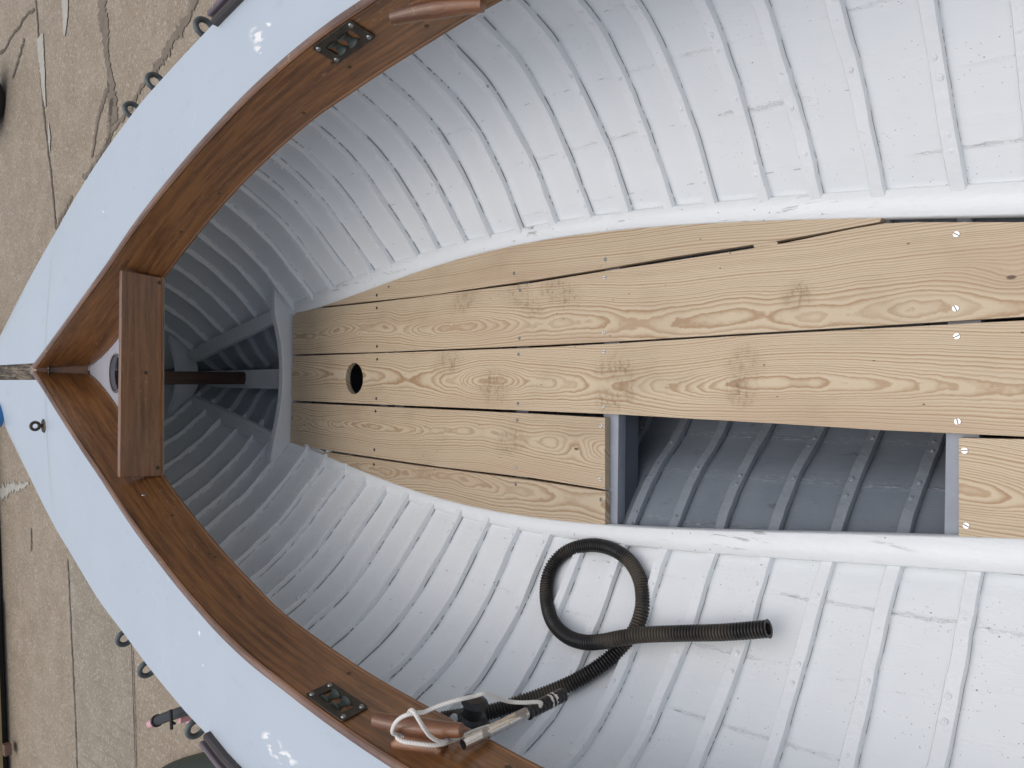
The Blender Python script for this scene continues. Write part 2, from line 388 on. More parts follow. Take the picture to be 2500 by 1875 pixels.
def varnished(name, dark=(.095, .036, .011), light=(.27, .115, .033), wear=.5, coat=.55):
    m = N(name); uv = m.uv(); ob = m.ob()                            # UV: x along the board, y across
    g = m.noise(m.map(uv, (3.0, 75, 1)), 1, 5, .7); g2 = m.noise(m.map(uv, (22, 420, 1)), 1, 3, .6)
    patch = m.noise(m.map(uv, (2.6, 17, 1)), 1, 5, .62, .3)
    c = m.mix(m.ss(g, .33, .68), dark, light)
    c = m.mix(m.math('MULTIPLY', m.ss(g2, .5, .72), .55), c, tuple(q*.4 for q in dark))
    c = m.mix(m.math('MULTIPLY', m.ss(patch, .42, .75), .5), c, tuple(q*1.2 for q in light))
    c = m.mix(m.math('MULTIPLY', m.ss(patch, .44, .28), .35), c, tuple(q*.7 for q in dark))
    w = m.math('MULTIPLY', m.ss(m.noise(m.map(uv, (34, 80, 1)), 1, 5, .75), .57, .66), m.ss(m.noise(m.map(uv, (2.0, 11, 1), (4, 4, 0)), 1, 2), .54, .64))
    c = m.mix(m.math('MULTIPLY', w, wear), c, (.36, .27, .17))
    dots = m.math('MULTIPLY', m.math('LESS_THAN', m.vor(uv, 26), .04), 1.0)
    c = m.mix(dots, c, (.02, .012, .008))
    r = m.math('MULTIPLY_ADD', g, .2, .36)
    return m.done(c, r, m.bump(m.math('ADD', g, m.math('MULTIPLY', g2, .6)), .0005), coat=m.math('SUBTRACT', min(coat*1.4, 1), m.math('MULTIPLY', w, .4)), coatr=.2)
M_VARN = varnished('varnished_mahogany')
M_VARN2 = varnished('varnished_mahogany_paler', (.12, .050, .019), (.25, .112, .044), .35, .45)
M_EDGE = varnished('worn_mahogany_edge', (.11, .06, .042), (.25, .155, .115), .9, .15)
M_CLEAT = varnished('oiled_hardwood', (.10, .038, .015), (.26, .105, .04), .9, .35)
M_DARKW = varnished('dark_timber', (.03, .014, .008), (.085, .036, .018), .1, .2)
def weathered():
    m = N('weathered_oak'); ob = m.ob()
    g = m.noise(m.map(ob, (130, 7, 130)), 1, 4, .7)
    c = m.ramp(g, [(.35, (.012, .009, .007)), (.48, (.06, .045, .03)), (.6, (.22, .17, .11)), (.75, (.34, .29, .21))])
    return m.done(c, .75, m.bump(g, .003))
M_WEATH = weathered()
def bronze():
    m = N('tarnished_bronze'); ob = m.ob(); n1 = m.noise(ob, 45, 5, .65); n2 = m.noise(ob, 28, 4, .6)
    c = m.mix(n1, (.035, .030, .026), (.125, .105, .08))
    vg = m.ss(n2, .66, .76)
    c = m.mix(m.math('MULTIPLY', vg, .75), c, (.13, .33, .30))
    return m.done(c, m.math('MULTIPLY_ADD', n1, .3, .35), m.bump(n1, .0006), m.math('MULTIPLY_ADD', vg, -.6, .7))
M_BRONZE = bronze()
M_VERD = flat('verdigris_bronze', (.05, .062, .055), .45, .45, 60, .5)
M_RING = flat('dull_galvanised_ring', (.115, .135, .14), .55, .45, 60, .45, .0008)
M_SCREW = flat('bright_steel', (.55, .55, .54), .38, 1.0, 90, .08)
M_SCREWD = flat('dull_steel', (.30, .30, .30), .45, .8, 90, .2)
M_BRASS = flat('aged_brass', (.10, .07, .04), .45, .6, 90, .3)
M_SLOT = flat('screw_slot', (.03, .027, .025), .7)
def steel():
    m = N('pitted_chrome'); ob = m.ob(); n1 = m.noise(ob, 70, 5, .7); p = m.ss(m.noise(ob, 32, 4), .56, .62)
    return m.done(m.mix(p, (.62, .60, .57), (.36, .33, .30)), m.math('MULTIPLY_ADD', p, .3, .16), m.bump(n1, .0004), m.math('MULTIPLY_ADD', p, -.3, .95))
M_CHROME = steel()
def hose_mat():
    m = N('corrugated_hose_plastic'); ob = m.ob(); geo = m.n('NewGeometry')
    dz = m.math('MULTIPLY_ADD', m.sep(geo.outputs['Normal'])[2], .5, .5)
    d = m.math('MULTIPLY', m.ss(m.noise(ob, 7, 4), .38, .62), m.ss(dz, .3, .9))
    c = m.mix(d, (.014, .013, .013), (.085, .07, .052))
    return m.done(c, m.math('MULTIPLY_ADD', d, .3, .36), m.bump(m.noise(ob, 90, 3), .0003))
M_HOSE = hose_mat()
M_BLACK = flat('black_rubber', (.016, .016, .018), .38, 0, 60, .4)
M_GRIP = flat('black_tape', (.012, .012, .014), .28, 0, 40, .3)
def rope_mat():
    m = N('braided_cord'); uv = m.uv(); X, Y, _ = m.sep(uv)
    a = m.math('FRACT', m.math('ADD', m.math('MULTIPLY', X, 3.0), m.math('MULTIPLY', Y, 170.0)))
    b = m.math('FRACT', m.math('SUBTRACT', m.math('MULTIPLY', X, 3.0), m.math('MULTIPLY', Y, 170.0)))
    w = m.math('MULTIPLY', m.math('ABSOLUTE', m.math('SUBTRACT', a, .5)), m.math('ABSOLUTE', m.math('SUBTRACT', b, .5)))
    c = m.mix(m.ss(w, .14, .02), (.66, .63, .58), (.80, .78, .73))
    return m.done(c, .8, m.bump(m.ss(w, .16, .0), .0006))
M_ROPE = rope_mat()
M_TAPE = flat('white_tape', (.66, .60, .56), .6, 0, 70, .3, .001)
M_STRIP = flat('mauve_plastic_strip', (.135, .105, .12), .45, 0, 30, .15)
M_STRIPD = flat('dark_channel', (.055, .045, .045), .55, 0, 30, .3)
M_RUB = varnished('rubbing_strake_wood', (.16, .10, .08), (.36, .26, .21), .8, .05)
M_PGREY = flat('mast_deck_grey', (.42, .43, .49), .4, 0, 8, .16, .0006, .15)
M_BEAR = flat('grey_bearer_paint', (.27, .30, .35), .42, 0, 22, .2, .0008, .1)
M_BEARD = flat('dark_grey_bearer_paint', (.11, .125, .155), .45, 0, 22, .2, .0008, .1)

# ------------------------------------------------------------------ BOAT
boat = empty('half_decked_boat')
tag(boat, 'half-decked wooden boat with white ribbed inside, varnished coaming and new pine floorboards', 'boat')

# hull shell
def arc(y, z0=None, z1=None, n=40):
    z0 = zk(y) if z0 is None else z0; z1 = zdeck(y)-.012 if z1 is None else z1
    zz = np.linspace(z0, z1, 160); P = [(hw(y, z), float(z)) for z in zz]
    L = [0]
    for a, b in zip(P, P[1:]): L.append(L[-1]+math.hypot(b[0]-a[0], b[1]-a[1]))
    s = np.linspace(0, L[-1], n)
    return np.interp(s, L, [p[0] for p in P]), np.interp(s, L, [p[1] for p in P]), L[-1]
ys = list(np.arange(-1.2, 4.74, .035))
NP = 10.0
for sd in (1, -1):
    pass
bm = bmesh.new(); rows = []; uvs = []
for y in ys:
    xs, zs, L = arc(y, n=60)
    left = [(cx(z)-x, y, z) for x, z in zip(xs, zs)][::-1]; right = [(cx(z)+x, y, z) for x, z in zip(xs, zs)]
    k = [i/59*NP for i in range(60)]
    rows.append(left+right); uvs.append([(y, v+20) for v in k[::-1]]+[(y, v+40) for v in k])
grid(bm, rows, uvs)
hull = obj('hull_planking', bm, M_HULL, boat, 180)
so = hull.modifiers.new('thick', 'SOLIDIFY'); so.thickness = .022; so.offset = -1

# ribs
def rib(y, sd, w=.0285, h=.0195):
    bm = bmesh.new(); uvl = bm.loops.layers.uv.verify(); rnd = random.Random(int(y*1000)*2+sd)
    n = 46; xs, zs, L = arc(y, zk(y)+.02, n=n); rows = []; uvs = []
    prof = [(-.5, -.15), (-.5, .82), (-.43, 1.0), (.43, 1.0), (.5, .82), (.5, -.15)]
    pu = [0, .18, .25, .75, .82, 1.0]; ph = rnd.random()*9; wob = []
    for i in range(n):
        a, b = max(i-1, 0), min(i+1, n-1)
        tx, tz = xs[b]-xs[a], zs[b]-zs[a]; l = math.hypot(tx, tz) or 1; nx, nz = -tz/l, tx/l
        dy = .0022*math.sin(i*.31+ph)+rnd.uniform(-.0011, .0011); hh = h*(1+.08*math.sin(i*.9+ph*2)+rnd.uniform(-.05, .05)); ww = w*(1+.05*math.sin(i*.5+ph*3))
        rows.append([(cx(zs[i])+sd*(xs[i]+nx*hh*q), y+dy+p*ww, zs[i]+nz*hh*q) for p, q in prof]); uvs.append([(u_, L*i/(n-1)) for u_ in pu])
    grid(bm, rows, uvs, flip=(sd < 0))
    # clenched rivet heads along the middle of the rib
    step = L/NP; k = 1
    while k*step < L-.03:
        for off in (-.02, .022):
            i = (k*step+off+rnd.uniform(-.008, .008))/L*(n-1); j = int(min(max(i, 1), n-2)); fr = i-j
            x = xs[j]*(1-fr)+xs[j+1]*fr; z = zs[j]*(1-fr)+zs[j+1]*fr
            tx, tz = xs[j+1]-xs[j-1], zs[j+1]-zs[j-1]; l = math.hypot(tx, tz); nx, nz = -tz/l, tx/l
            if rnd.random() < .75:
                p = Vector((cx(z)+sd*(x+nx*h*1.0), y+rnd.uniform(-.004, .004), z+nz*h))
                M = align(p, (sd*nx, 0, nz))
                cyl(bm, M @ T3((0, 0, .0006)), .0062, .0022, 10, .0050); cyl(bm, M @ T3((0, 0, .0024)), .0028, .0018, 8, .0018)
        k += 1
    # UV for rivets: mid profile
    for q in bm.faces:
        for lp in q.loops:
            if lp[uvl].uv.length == 0: lp[uvl].uv = (.5, .5)
    return obj('rib', bm, M_RIB, boat, 40)
ribs_s = [-1.06, -.92, -.78, -.64, -.5, -.36, -.22, -.09, .05, .185, .32, .454, .606, .741, .861, 1.003, 1.128, 1.263, 1.394, 1.527, 1.664, 1.803, 1.928, 2.064, 2.185, 2.334, 2.463,
          2.60, 2.74, 2.89, 3.05, 3.19, 3.33, 3.47, 3.61, 3.75, 3.89]
def yf(u, z=0.0):
    a = (1250-u)/f; return (H-z)*(1+a)/(1-a)
ribs_p = [-1.0, -.86, -.72, -.58, -.44, -.3, -.16, -.03, .10, .23] + [yf(u) for u in (2384, 2189, 2023, 1874, 1740, 1627)] + [1.265, 1.40] + [yf(u) for u in (1346, 1268, 1196, 1128, 1062, 1000, 946, 894, 844, 796, 749, 704)] + [3.20, 3.33, 3.47, 3.61, 3.75, 3.89]
for y in ribs_s: rib(y, 1)
for y in ribs_p: rib(y, -1)

# bilge stringers at the edge of the floor
so_s = [(701, 744), (859, 676), (973, 637), (1084, 605), (1211, 570), (1327, 547), (1453, 524), (1580, 507), (1706, 491), (1900, 477), (1990, 472), (2180, 459.5), (2500, 453)]
si_s = [(714, 765), (869, 714), (1011, 667), (1138, 632), (1300, 592), (1516, 559), (1706, 541), (1900, 531), (1990, 530), (2148, 535), (2500, 541)]
so_p = [(695, 1106), (727, 1121), (916, 1196), (1075, 1246), (1300, 1299), (1358, 1308), (1548, 1335), (1738, 1357), (1900, 1368), (2021, 1375), (2275, 1387), (2500, 1390)]
si_p = [(709, 1080), (790, 1115), (916, 1163), (1075, 1216), (1300, 1262), (1478, 1287), (1738, 1295), (1900, 1299), (2116, 1305), (2338, 1307), (2500, 1315)]
ZS = .006
def curve_at(pts, z, k, ext):
    P = [atz(u, v, z) for u, v in pts]; X = [p.x for p in P]+[e[1] for e in ext]; Y = [p.y for p in P]+[e[0] for e in ext]
    return fit(Y, X, k)
S_in = {1: curve_at(si_s, ZS, 5, [(-.3, .25), (-1.2, .19)]), -1: curve_at(si_p, ZS, 5, [(-.3, -.25), (-1.2, -.19)])}
S_out = {1: curve_at(so_s, ZS, 5, [(-.3, .315), (-1.2, .255)]), -1: curve_at(so_p, ZS, 5, [(-.3, -.315), (-1.2, -.255)])}
for sd in (1, -1):
    bm = bmesh.new(); rows = []
    yy = list(np.linspace(-1.2, 3.085, 150))
    for i, y in enumerate(yy):
        a, b = S_in[sd](y), S_out[sd](y)
        w = b-a; e = .0035*sd; dz = .0009*math.sin(y*17+sd)+.0006*math.sin(y*41)
        z0 = ZS+dz; outz = ZS+.006
        rows.append([(a, y, z0-.034), (a, y, z0-.004), (a+e, y, z0), (a+w*.5, y, z0+.004), (b-e*1.6, y, outz-.002), (b, y, outz-.008), (b+e*.3, y, z0-.034)])
    grid(bm, rows, flip=(sd < 0))
    for r_ in (rows[0], rows[-1]):
        try: bm.faces.new([bm.verts.new(p) for p in r_])
        except ValueError: pass
    obj('bilge_stringer', bm, M_STR, boat, 50)

# ------------------------------------------------------------------ floor boards
TH = .0225
def px(pts, z=0.0): return [atz(u, v, z) for u, v in pts]
def ext(P, Q, y):                           # continue the line P-Q to the given y
    t = (y-P.y)/(Q.y-P.y); return Vector((P.x+(Q.x-P.x)*t, y, P.z))
p1u = [Vector((S_in[1](y)+.003, y, 0)) for y in np.linspace(2.86, .60, 14)]
p1l = px([(2147, 542), (1911, 586), (1643, 627), (1475, 656), (1300, 684), (1050, 720), (786, 748.5)])[::-1]
p2u = px([(714, 766), (752, 755.5), (916, 738.5), (1300, 690.5), (1475, 662), (1643, 636.5), (1911, 594.5), (2130, 548), (2189, 542), (2500, 542)])
p2l = px([(714, 865), (916, 860), (1300, 844), (1516, 833), (1800, 815.5), (2148, 795), (2500, 773)])
p3u = px([(714, 869.5), (1300, 849), (1516, 837.5), (1800, 820), (2148, 801), (2500, 782)])
p3l = px([(712, 977.5), (916, 987), (1300, 1003), (1510, 1012), (1900, 1034.5), (2148, 1050), (2500, 1066)])
p4u = px([(711, 983), (1000, 996), (1300, 1010), (1477, 1020)]); p4l = px([(709, 1085), (916, 1117), (1075, 1140), (1300, 1167), (1477, 1195)])
p5u = px([(787, 1102.5), (1000, 1134), (1300, 1173), (1478, 1200)])
p6u = px([(2340, 1069), (2500, 1072.5)]); p6l = px([(2340, 1312), (2500, 1317)])
YA = -1.15
def along(Lp, d=YA): return Lp+[ext(Lp[-2], Lp[-1], d)]
hole_c = atz(864.5, 924, 0); hole = [hole_c+Vector((.061*math.cos(a), .061*math.sin(a), 0)) for a in np.linspace(0, 2*math.pi, 41)[:-1]]
def at(pts): return [(lambda p: (p.x, p.y))(atz(u, v, 0)) for u, v in pts]
def feet(l): return [(lambda p: (p.x, p.y, rx, ry, a))(atz(u*1.1302, v*1.1302, 0)) for u, v, rx, ry, a in l]
KN = lambda u, v, s: (lambda p: (p.x, p.y, s))(atz(u, v, 0))
FEET = feet([(965, 785, .055, .09, 10), (1120, 632, .055, .07, 20), (1210, 632, .05, .10, -15), (1065, 835, .07, .09, 5), (1330, 800, .055, .08, 0), (1315, 862, .055, .055, 30),
             (1610, 790, .055, .06, 10), (1600, 842, .05, .05, 0), (1105, 952, .05, .09, 15), (1350, 845, .05, .05, 0), (1150, 665, .04, .06, 0), (1000, 650, .05, .08, 20), (920, 1020, .035, .06, 10), (1720, 640, .04, .05, 10)])
planks = []
def plank(top, bot, mat, holes=(), lab=None, ths=TH, dz=0.0):
    poly = top+bot[::-1]; bm = bmesh.new()
    if holes: prism(bm, [Vector((p.x, p.y, dz)) for p in poly], (0, 0, -ths), [[Vector((p.x, p.y, dz)) for p in h] for h in holes])
    else:
        def smp(L_, n):
            yy_ = [-p.y for p in L_]; return [Vector((float(np.interp(-(L_[0].y+(L_[-1].y-L_[0].y)*k/n), yy_, [p.x for p in L_])), L_[0].y+(L_[-1].y-L_[0].y)*k/n, dz)) for k in range(n+1)]
        n = 70; A, B = smp(top, n), smp(bot, n); up_v = [[bm.verts.new(p) for p in q] for q in (A, B)]; lo_v = [[bm.verts.new(p-Vector((0, 0, ths))) for p in q] for q in (A, B)]
        for k in range(n):
            bm.faces.new((up_v[0][k], up_v[0][k+1], up_v[1][k+1], up_v[1][k])); bm.faces.new((lo_v[0][k], lo_v[1][k], lo_v[1][k+1], lo_v[0][k+1]))
            for q in (0, 1): bm.faces.new((up_v[q][k], lo_v[q][k], lo_v[q][k+1], up_v[q][k+1]))
        for k in (0, n): bm.faces.new((up_v[0][k], up_v[1][k], lo_v[1][k], lo_v[0][k]))
        bmesh.ops.recalc_face_normals(bm, faces=bm.faces[:])
    uvl = bm.loops.layers.uv.verify()
    for q in bm.faces:
        for lp in q.loops:
            c = lp.vert.co; lp[uvl].uv = (c.x-(c.z if abs(q.normal.z) < .5 else 0)*.9, c.y)
    o = obj('floor_plank', bm, mat, boat, 0, lab); bevmod(o, .0012, 2); planks.append(o); return o
P1 = plank(p1u, p1l, pine('pine_a', 11, .47, (KN(949, 700, .011),), FEET, .0, .06, .09, .0058), lab='narrow tapering pine floor plank along the far edge')
P2 = plank(along(p2u), along(p2l), pine('pine_b', 3.3, .155, (KN(2469, 677, .013),), FEET, .01, .055, .13, .0047))
P3 = plank(along(p3u), along(p3l), pine('pine_c', 7.7, -.015, (), FEET, .015, .05, .12, .0046), [hole], 'middle pine floor plank with round hole near its end')
P4 = plank(p4u, p4l, pine('pine_d', 15.2, -.20, (KN(1407, 1096, .013), KN(743, 1038, .008)), FEET, -.005, .04, .09, .0044), lab='short pine floor plank ending at the open bilge')
p5l = [Vector((S_in[-1](y)-.004, y, 0)) for y in np.linspace(2.78, 1.45, 10)]+[atz(1477, 1287, 0)]
P5 = plank(p5u, p5l, pine('pine_e', 21.1, -.36, (), FEET, -.035, .05, .10, .0050), lab='tapering pine floor plank beside the white stringer')
P6 = plank(along(p6u), along(p6l), pine('pine_f', 31.6, -.22, (), (), .02, .04, .13, .0050), lab='pine floor plank aft of the open bilge')

def screw(u, v, r=.0062, bright=True, parent=None, ang=0):
    p = atz(u, v, 0); bm = bmesh.new(); sl = [T3((p.x, p.y, .0010))]
    cyl(bm, sl[0], r, .0012, 20, r*.9, mat=0)
    M = T3((p.x, p.y, .00165)) @ Matrix.Rotation(R(ang), 4, 'Z')
    box(bm, M, r*1.75, r*.24, .0006, mat=1)
    obj('screw', bm, [M_SCREW if bright else M_SCREWD, M_SLOT], parent, 30)
for u, v, r, b, p in [(2335, 572, .0068, 1, P2), (2333, 753, .0068, 1, P2), (2336, 821, .0068, 1, P3), (2338, 1029, .0068, 1, P3), (2355, 1100, .0068, 1, P6), (2359, 1283, .0068, 1, P6),
                      (1478, 633.5, .006, 0, P1), (1476, 678, .006, 1, P2), (1475, 812, .006, 1, P2), (1475, 858, .006, 1, P3), (1255, 667, .0055, 0, P1), (1270, 709, .0055, 0, P2), (1268, 826, .0055, 0, P2),
                      (1266, 865, .0055, 0, P3), (1473, 993, .0055, 1, P3), (1468, 1040, .006, 1, P4), (1465, 1170.5, .006, 1, P4), (1467, 1219.6, .006, 0, P5), (1264.5, 985, .0055, 0, P3),
                      (1263, 1026, .0055, 0, P4), (1260, 1141, .0055, 1, P4), (1259, 1182.6, .0055, 0, P5)]:
    screw(u, v, r, bool(b), p, random.uniform(0, 180))
for u, v, p in [(920, 720.6, P1), (920, 752, P2), (920.5, 845.6, P2), (921, 877, P3), (918.7, 973, P3), (917, 1004, P4), (914, 1098, P4), (913, 1134, P5)]:
    q = atz(u, v, 0); bm = bmesh.new(); cyl(bm, T3((q.x, q.y, .0004)), .0055, .001, 12); obj('plug', bm, M_SLOT, p, 30)

# bearers under the boards
def bearer(y0, y1, z1, x0, x1, h, mat, name='floor_bearer'):
    bm = bmesh.new(); box(bm, T3(((x0+x1)/2, (y0+y1)/2, z1-h/2)), x1-x0, abs(y1-y0), h, .003); return obj(name, bm, mat, boat, 30)
ztop = -TH-.001
def yz(u, z): return atz(u, 937, z).y
def wid(y, z): return hw(y, z)-.02
for (ua, ub) in ((927, 945), (964, 986), (1261, 1290)):
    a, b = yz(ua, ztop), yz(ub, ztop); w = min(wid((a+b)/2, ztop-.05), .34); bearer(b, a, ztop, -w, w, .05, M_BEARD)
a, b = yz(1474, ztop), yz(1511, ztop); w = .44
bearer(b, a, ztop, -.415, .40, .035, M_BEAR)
# deep floor timber: a board following the hull under the bearer
def floor_timber(y0, y1, zt, mat):
    bm = bmesh.new(); n = 24; pts = []
    for k in range(n+1):
        t = -1+2*k/n; z = zk(y0)+.03+(zt-zk(y0)-.03)*abs(t)**1.1
        pts.append(Vector((cx(z)+(1 if t > 0 else -1)*(hw(y0, z)-.012)*(1 if abs(t) > .02 else 0), y0, z)))
    prism(bm, pts, (0, y1-y0, 0)); obj('floor_timber', bm, mat, boat, 30)
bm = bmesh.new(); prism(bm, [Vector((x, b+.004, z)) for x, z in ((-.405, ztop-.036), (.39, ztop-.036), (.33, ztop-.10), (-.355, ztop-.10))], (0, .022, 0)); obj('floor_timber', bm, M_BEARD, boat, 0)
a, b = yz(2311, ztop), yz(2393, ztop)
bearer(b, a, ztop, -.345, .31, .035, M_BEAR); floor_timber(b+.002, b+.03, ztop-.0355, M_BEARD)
bearer(-.30, -.24, ztop, -.30, .27, .035, M_BEAR)
# small pine packing block in the gap of the narrow plank
q = atz(1872, 592, -.012); bm = bmesh.new(); box(bm, T3((q.x, q.y, -.012)) @ Matrix.Rotation(R(12), 4, 'Z'), .05, .058, .019, .001)
uvl = bm.loops.layers.uv.verify()
for q_ in bm.faces:
    for lp in q_.loops: lp[uvl].uv = (lp.vert.co.x, lp.vert.co.y)
obj('packing_block', bm, pine('pine_block', 5, .3, tone=-.03), boat, 30)

# forward frame with the hollowed top edge
FY = 3.075
topp = [(670.5, 686), (670.5, 735), (671.5, 768), (679, 799), (686, 835), (690.5, 880), (691, 925), (687.5, 978), (679, 1030), (670.5, 1069), (661.5, 1113), (660, 1168)]
poly = [aty(u, v, FY) for u, v in topp]
lo = [Vector((hx(FY, z, -1)+.004, FY, z)) for z in (.06, .03, .0, -.05, -.10)]+[Vector((0, FY, -.16))]+[Vector((hx(FY, z, 1)-.004, FY, z)) for z in (-.10, -.05, 0, .03, .06)]
lo = [p for p in lo]; bm = bmesh.new(); prism(bm, poly+lo, (0, .038, 0)); bevmod(obj('floor_frame', bm, M_FRM, boat, 30), .004, 3)
# breast frame right forward
FY2 = 3.93
Z8 = lambda x, y: (380+x/2.961, 640+y/2.961)
up_ = [(62, 430), (85, 480), (130, 600), (155, 700), (165, 780), (165, 880), (150, 980), (100, 1100), (58, 1190)]
lw = [(40, 1240), (150, 1110), (275, 960), (308, 890), (308, 780), (300, 740), (250, 625), (85, 470)]
bm = bmesh.new(); prism(bm, [aty(*Z8(x, y), FY2) for x, y in up_]+[aty(*Z8(x, y), FY2-.0) for x, y in lw], (0, .05, 0)); bevmod(obj('breast_frame', bm, M_FRM, boat, 30), .004, 3)
# forward stringers and keelson
def quadbox(pts, z0, z1, y0, th, mat, name):
    P = [atp(*Z8(x, y), z0, z1, y0) for x, y in pts]; bm = bmesh.new(); prism(bm, P, (0, 0, -th)); return bevmod(obj(name, bm, mat, boat, 30), .003, 2)
quadbox([(835, 345), (300, 603), (252, 633), (222, 665), (283, 718), (850, 436)], .035, .09, 3.1, .03, M_FRM, 'bow_stringer')
quadbox([(812, 1335), (400, 1130), (245, 1050), (220, 1015), (275, 968), (845, 1240)], .035, .09, 3.1, .03, M_FRM, 'bow_stringer')
quadbox([(900, 773), (310, 787), (305, 905), (900, 917)], -.045, .06, 3.2, .10, M_FRM, 'keelson')
# samson post standing on the keelson below the foredeck
ft = atp(598, 922, -.045, .06, 3.2); bm = bmesh.new()
box(bm, T3((ft.x-.002, ft.y+.028, .315)), .060, .058, .68, .004); box(bm, T3((ft.x, ft.y+.028, -.015)), .040, .070, .03, .002)
uvl = bm.loops.layers.uv.verify()
for q in bm.faces:
    for lp in q.loops: lp[uvl].uv = (lp.vert.co.z, lp.vert.co.x+lp.vert.co.y)
obj('samson_post', bm, M_DARKW, boat, 30)

# ------------------------------------------------------------------ coaming
def zb(y): return .60+.022*y
def zt(y): return .755+.03*y
def cfit(raw, plane, k):
    P = [atp(u, v, plane[0], plane[1]) for u, v in raw]
    return [p.y for p in P], [p.x for p in P]
Bst = [(1220, 0), (1138, 47), (1043, 108), (948, 168), (863, 225), (768, 288), (679, 364), (600, 440), (519, 529), (453, 611), (403, 676), (212, 893)]
Bpt = [(1300, 1863), (1189, 1802), (1106, 1758), (1011, 1707), (885, 1635), (790, 1571), (679, 1489), (620, 1425), (525, 1321), (459, 1242), (397, 1158), (212, 912)]
Tst = [(907, 0), (796, 70), (704, 142), (585, 253), (475, 370), (408, 450), (316, 567), (250, 665), (190, 747), (127, 830), (79, 901)]
Tpt = [(986, 1875), (910, 1828), (802, 1755), (695, 1673), (633, 1603), (538, 1518), (456, 1436), (364, 1330), (304, 1249), (244, 1159), (190, 1083), (133, 998), (79, 905)]
Tpt = [(986, 1875), (910, 1828), (802, 1755), (695, 1673), (600, 1603), (538, 1546), (456, 1454), (364, 1334), (304, 1251), (244, 1159), (190, 1083), (133, 998), (79, 905)]
def cur(raw, pl, sd, endx):
    Y, X = cfit(raw, pl, 0); o = np.argsort(Y); Y = np.array(Y)[o]; X = np.array(X)[o]
    return Y, X
CB = {}; CT = {}
for sd, b_, t_ in ((1, Bst, Tst), (-1, Bpt, Tpt)):
    for D_, raw, pl in ((CB, b_, (.60, .022)), (CT, t_, (.755, .03))):
        Y, X = cur(raw, pl, sd, 0)
        Yx = np.concatenate(([-1.2, -.4, .3], Y)); x0 = X[0]; Xx = np.concatenate(([x0*.93, x0*.985, x0*1.005], X))
        p = np.polyfit(Yx, Xx, 6); res = Xx-np.polyval(p, Yx)
        rs = pchip(Yx, res*.6); D_[sd] = (lambda p, rs: lambda y: float(np.polyval(p, y))+rs(y))(p, rs)
YB1 = 3.549; YT1 = 3.612
def cpt(sd, s, w):                          # s 0..1 along, w 0 bottom .. 1 top
    yb_ = -1.2+s*(YB1+1.2); yt_ = -1.2+s*(YT1+1.2)
    B_ = Vector((CB[sd](yb_), yb_, zb(yb_))); T_ = Vector((CT[sd](yt_), yt_, zt(yt_)))
    return B_.lerp(T_, w)
def cframe(sd, s, w):                       # origin, forward tangent, up, inward normal
    o = cpt(sd, s, w); t = (cpt(sd, min(s+.004, 1), w)-cpt(sd, s-.004, w)).normalized(); up = (cpt(sd, s, 1)-cpt(sd, s, 0)).normalized()
    n = up.cross(t)*(1 if sd > 0 else -1)
    n = n.normalized()
    if n.x*sd > 0: n = -n
    up2 = (t.cross(n)); up2 = up2 if up2.z > 0 else -up2
    return o, t, up2.normalized(), n
def find_c(sd, u, v):
    best = None
    for i in range(0, 400):
        s = .15+.84*i/399
        for j in range(0, 26):
            w = j/25; a = proj(cpt(sd, s, w)); d = (a[0]-u)**2+(a[1]-v)**2
            if best is None or d < best[0]: best = (d, s, w)
    return best[1], best[2]
NS = 190
for sd in (1, -1):
    bm = bmesh.new(); rows = []; uvs = []; Ls = 0; prev = None
    prof = [(0.0, .030, -.012), (0.0, .0, 0), (.0, .0, .0)]
    for i in range(NS+1):
        s = i/NS; o, t, up, n = cframe(sd, min(s, .999), .5); hgt = (cpt(sd, s, 1)-cpt(sd, s, 0)).length
        if prev is not None: Ls += (o-prev).length
        prev = o; th = .016
        P = lambda w, d: tuple(cpt(sd, s, w)-n*d)
        row = [P(0, th), P(0, 0.002), P(.012, 0), P(.25, 0), P(.5, 0), P(.75, 0), P(.925, 0), P(.93, .0022), P(.94, .0022), P(.945, -.0008), P(.975, .002), P(.992, .006), P(1.0, .011), P(.992, .017), P(.965, th), P(.5, th), P(0, th)]
        row = [Vector(p)+Vector((0, 0, .0006*math.sin(Ls*9))) for p in row]
        rows.append([tuple(p) for p in row]); ws = [-.15, 0, .012, .25, .5, .75, .925, .93, .94, .945, .975, .992, 1.0, 1.1, 1.15, 1.5, 2.0]
        uvs.append([(Ls+sd*3+7, w*.17) for w in ws])
    grid(bm, rows, uvs, flip=(sd < 0))
    for q in bm.faces: q.material_index = 0
    bm.faces.ensure_lookup_table(); k = 0
    for i in range(NS):
        for j in range(16):
            if 10 <= j <= 13: bm.faces[k].material_index = 1
            k += 1
    bmesh.ops.recalc_face_normals(bm, faces=bm.faces[:])
    obj('coaming_board', bm, [M_VARN, M_EDGE], boat, 32)
    # thin bead along the lower edge
    bm = bmesh.new(); rows = []; uvs = []; Ls = 0; prev = None
    for i in range(NS+1):
        s = min(i/NS, .9965); o, t, up, n = cframe(sd, s, .0)
        if prev is not None: Ls += (o-prev).length
        prev = o
        rows.append([tuple(cpt(sd, s, 0)+up*a+n*b) for a, b in ((-.001, -.002), (-.001, .0015), (.001, .0026), (.0055, .0026), (.007, .0012), (.007, -.001))]); uvs.append([(Ls, q*.01) for q in range(6)])
    grid(bm, rows, uvs); bmesh.ops.recalc_face_normals(bm, faces=bm.faces[:]); obj('coaming_bead', bm, M_VARN, boat, 60)
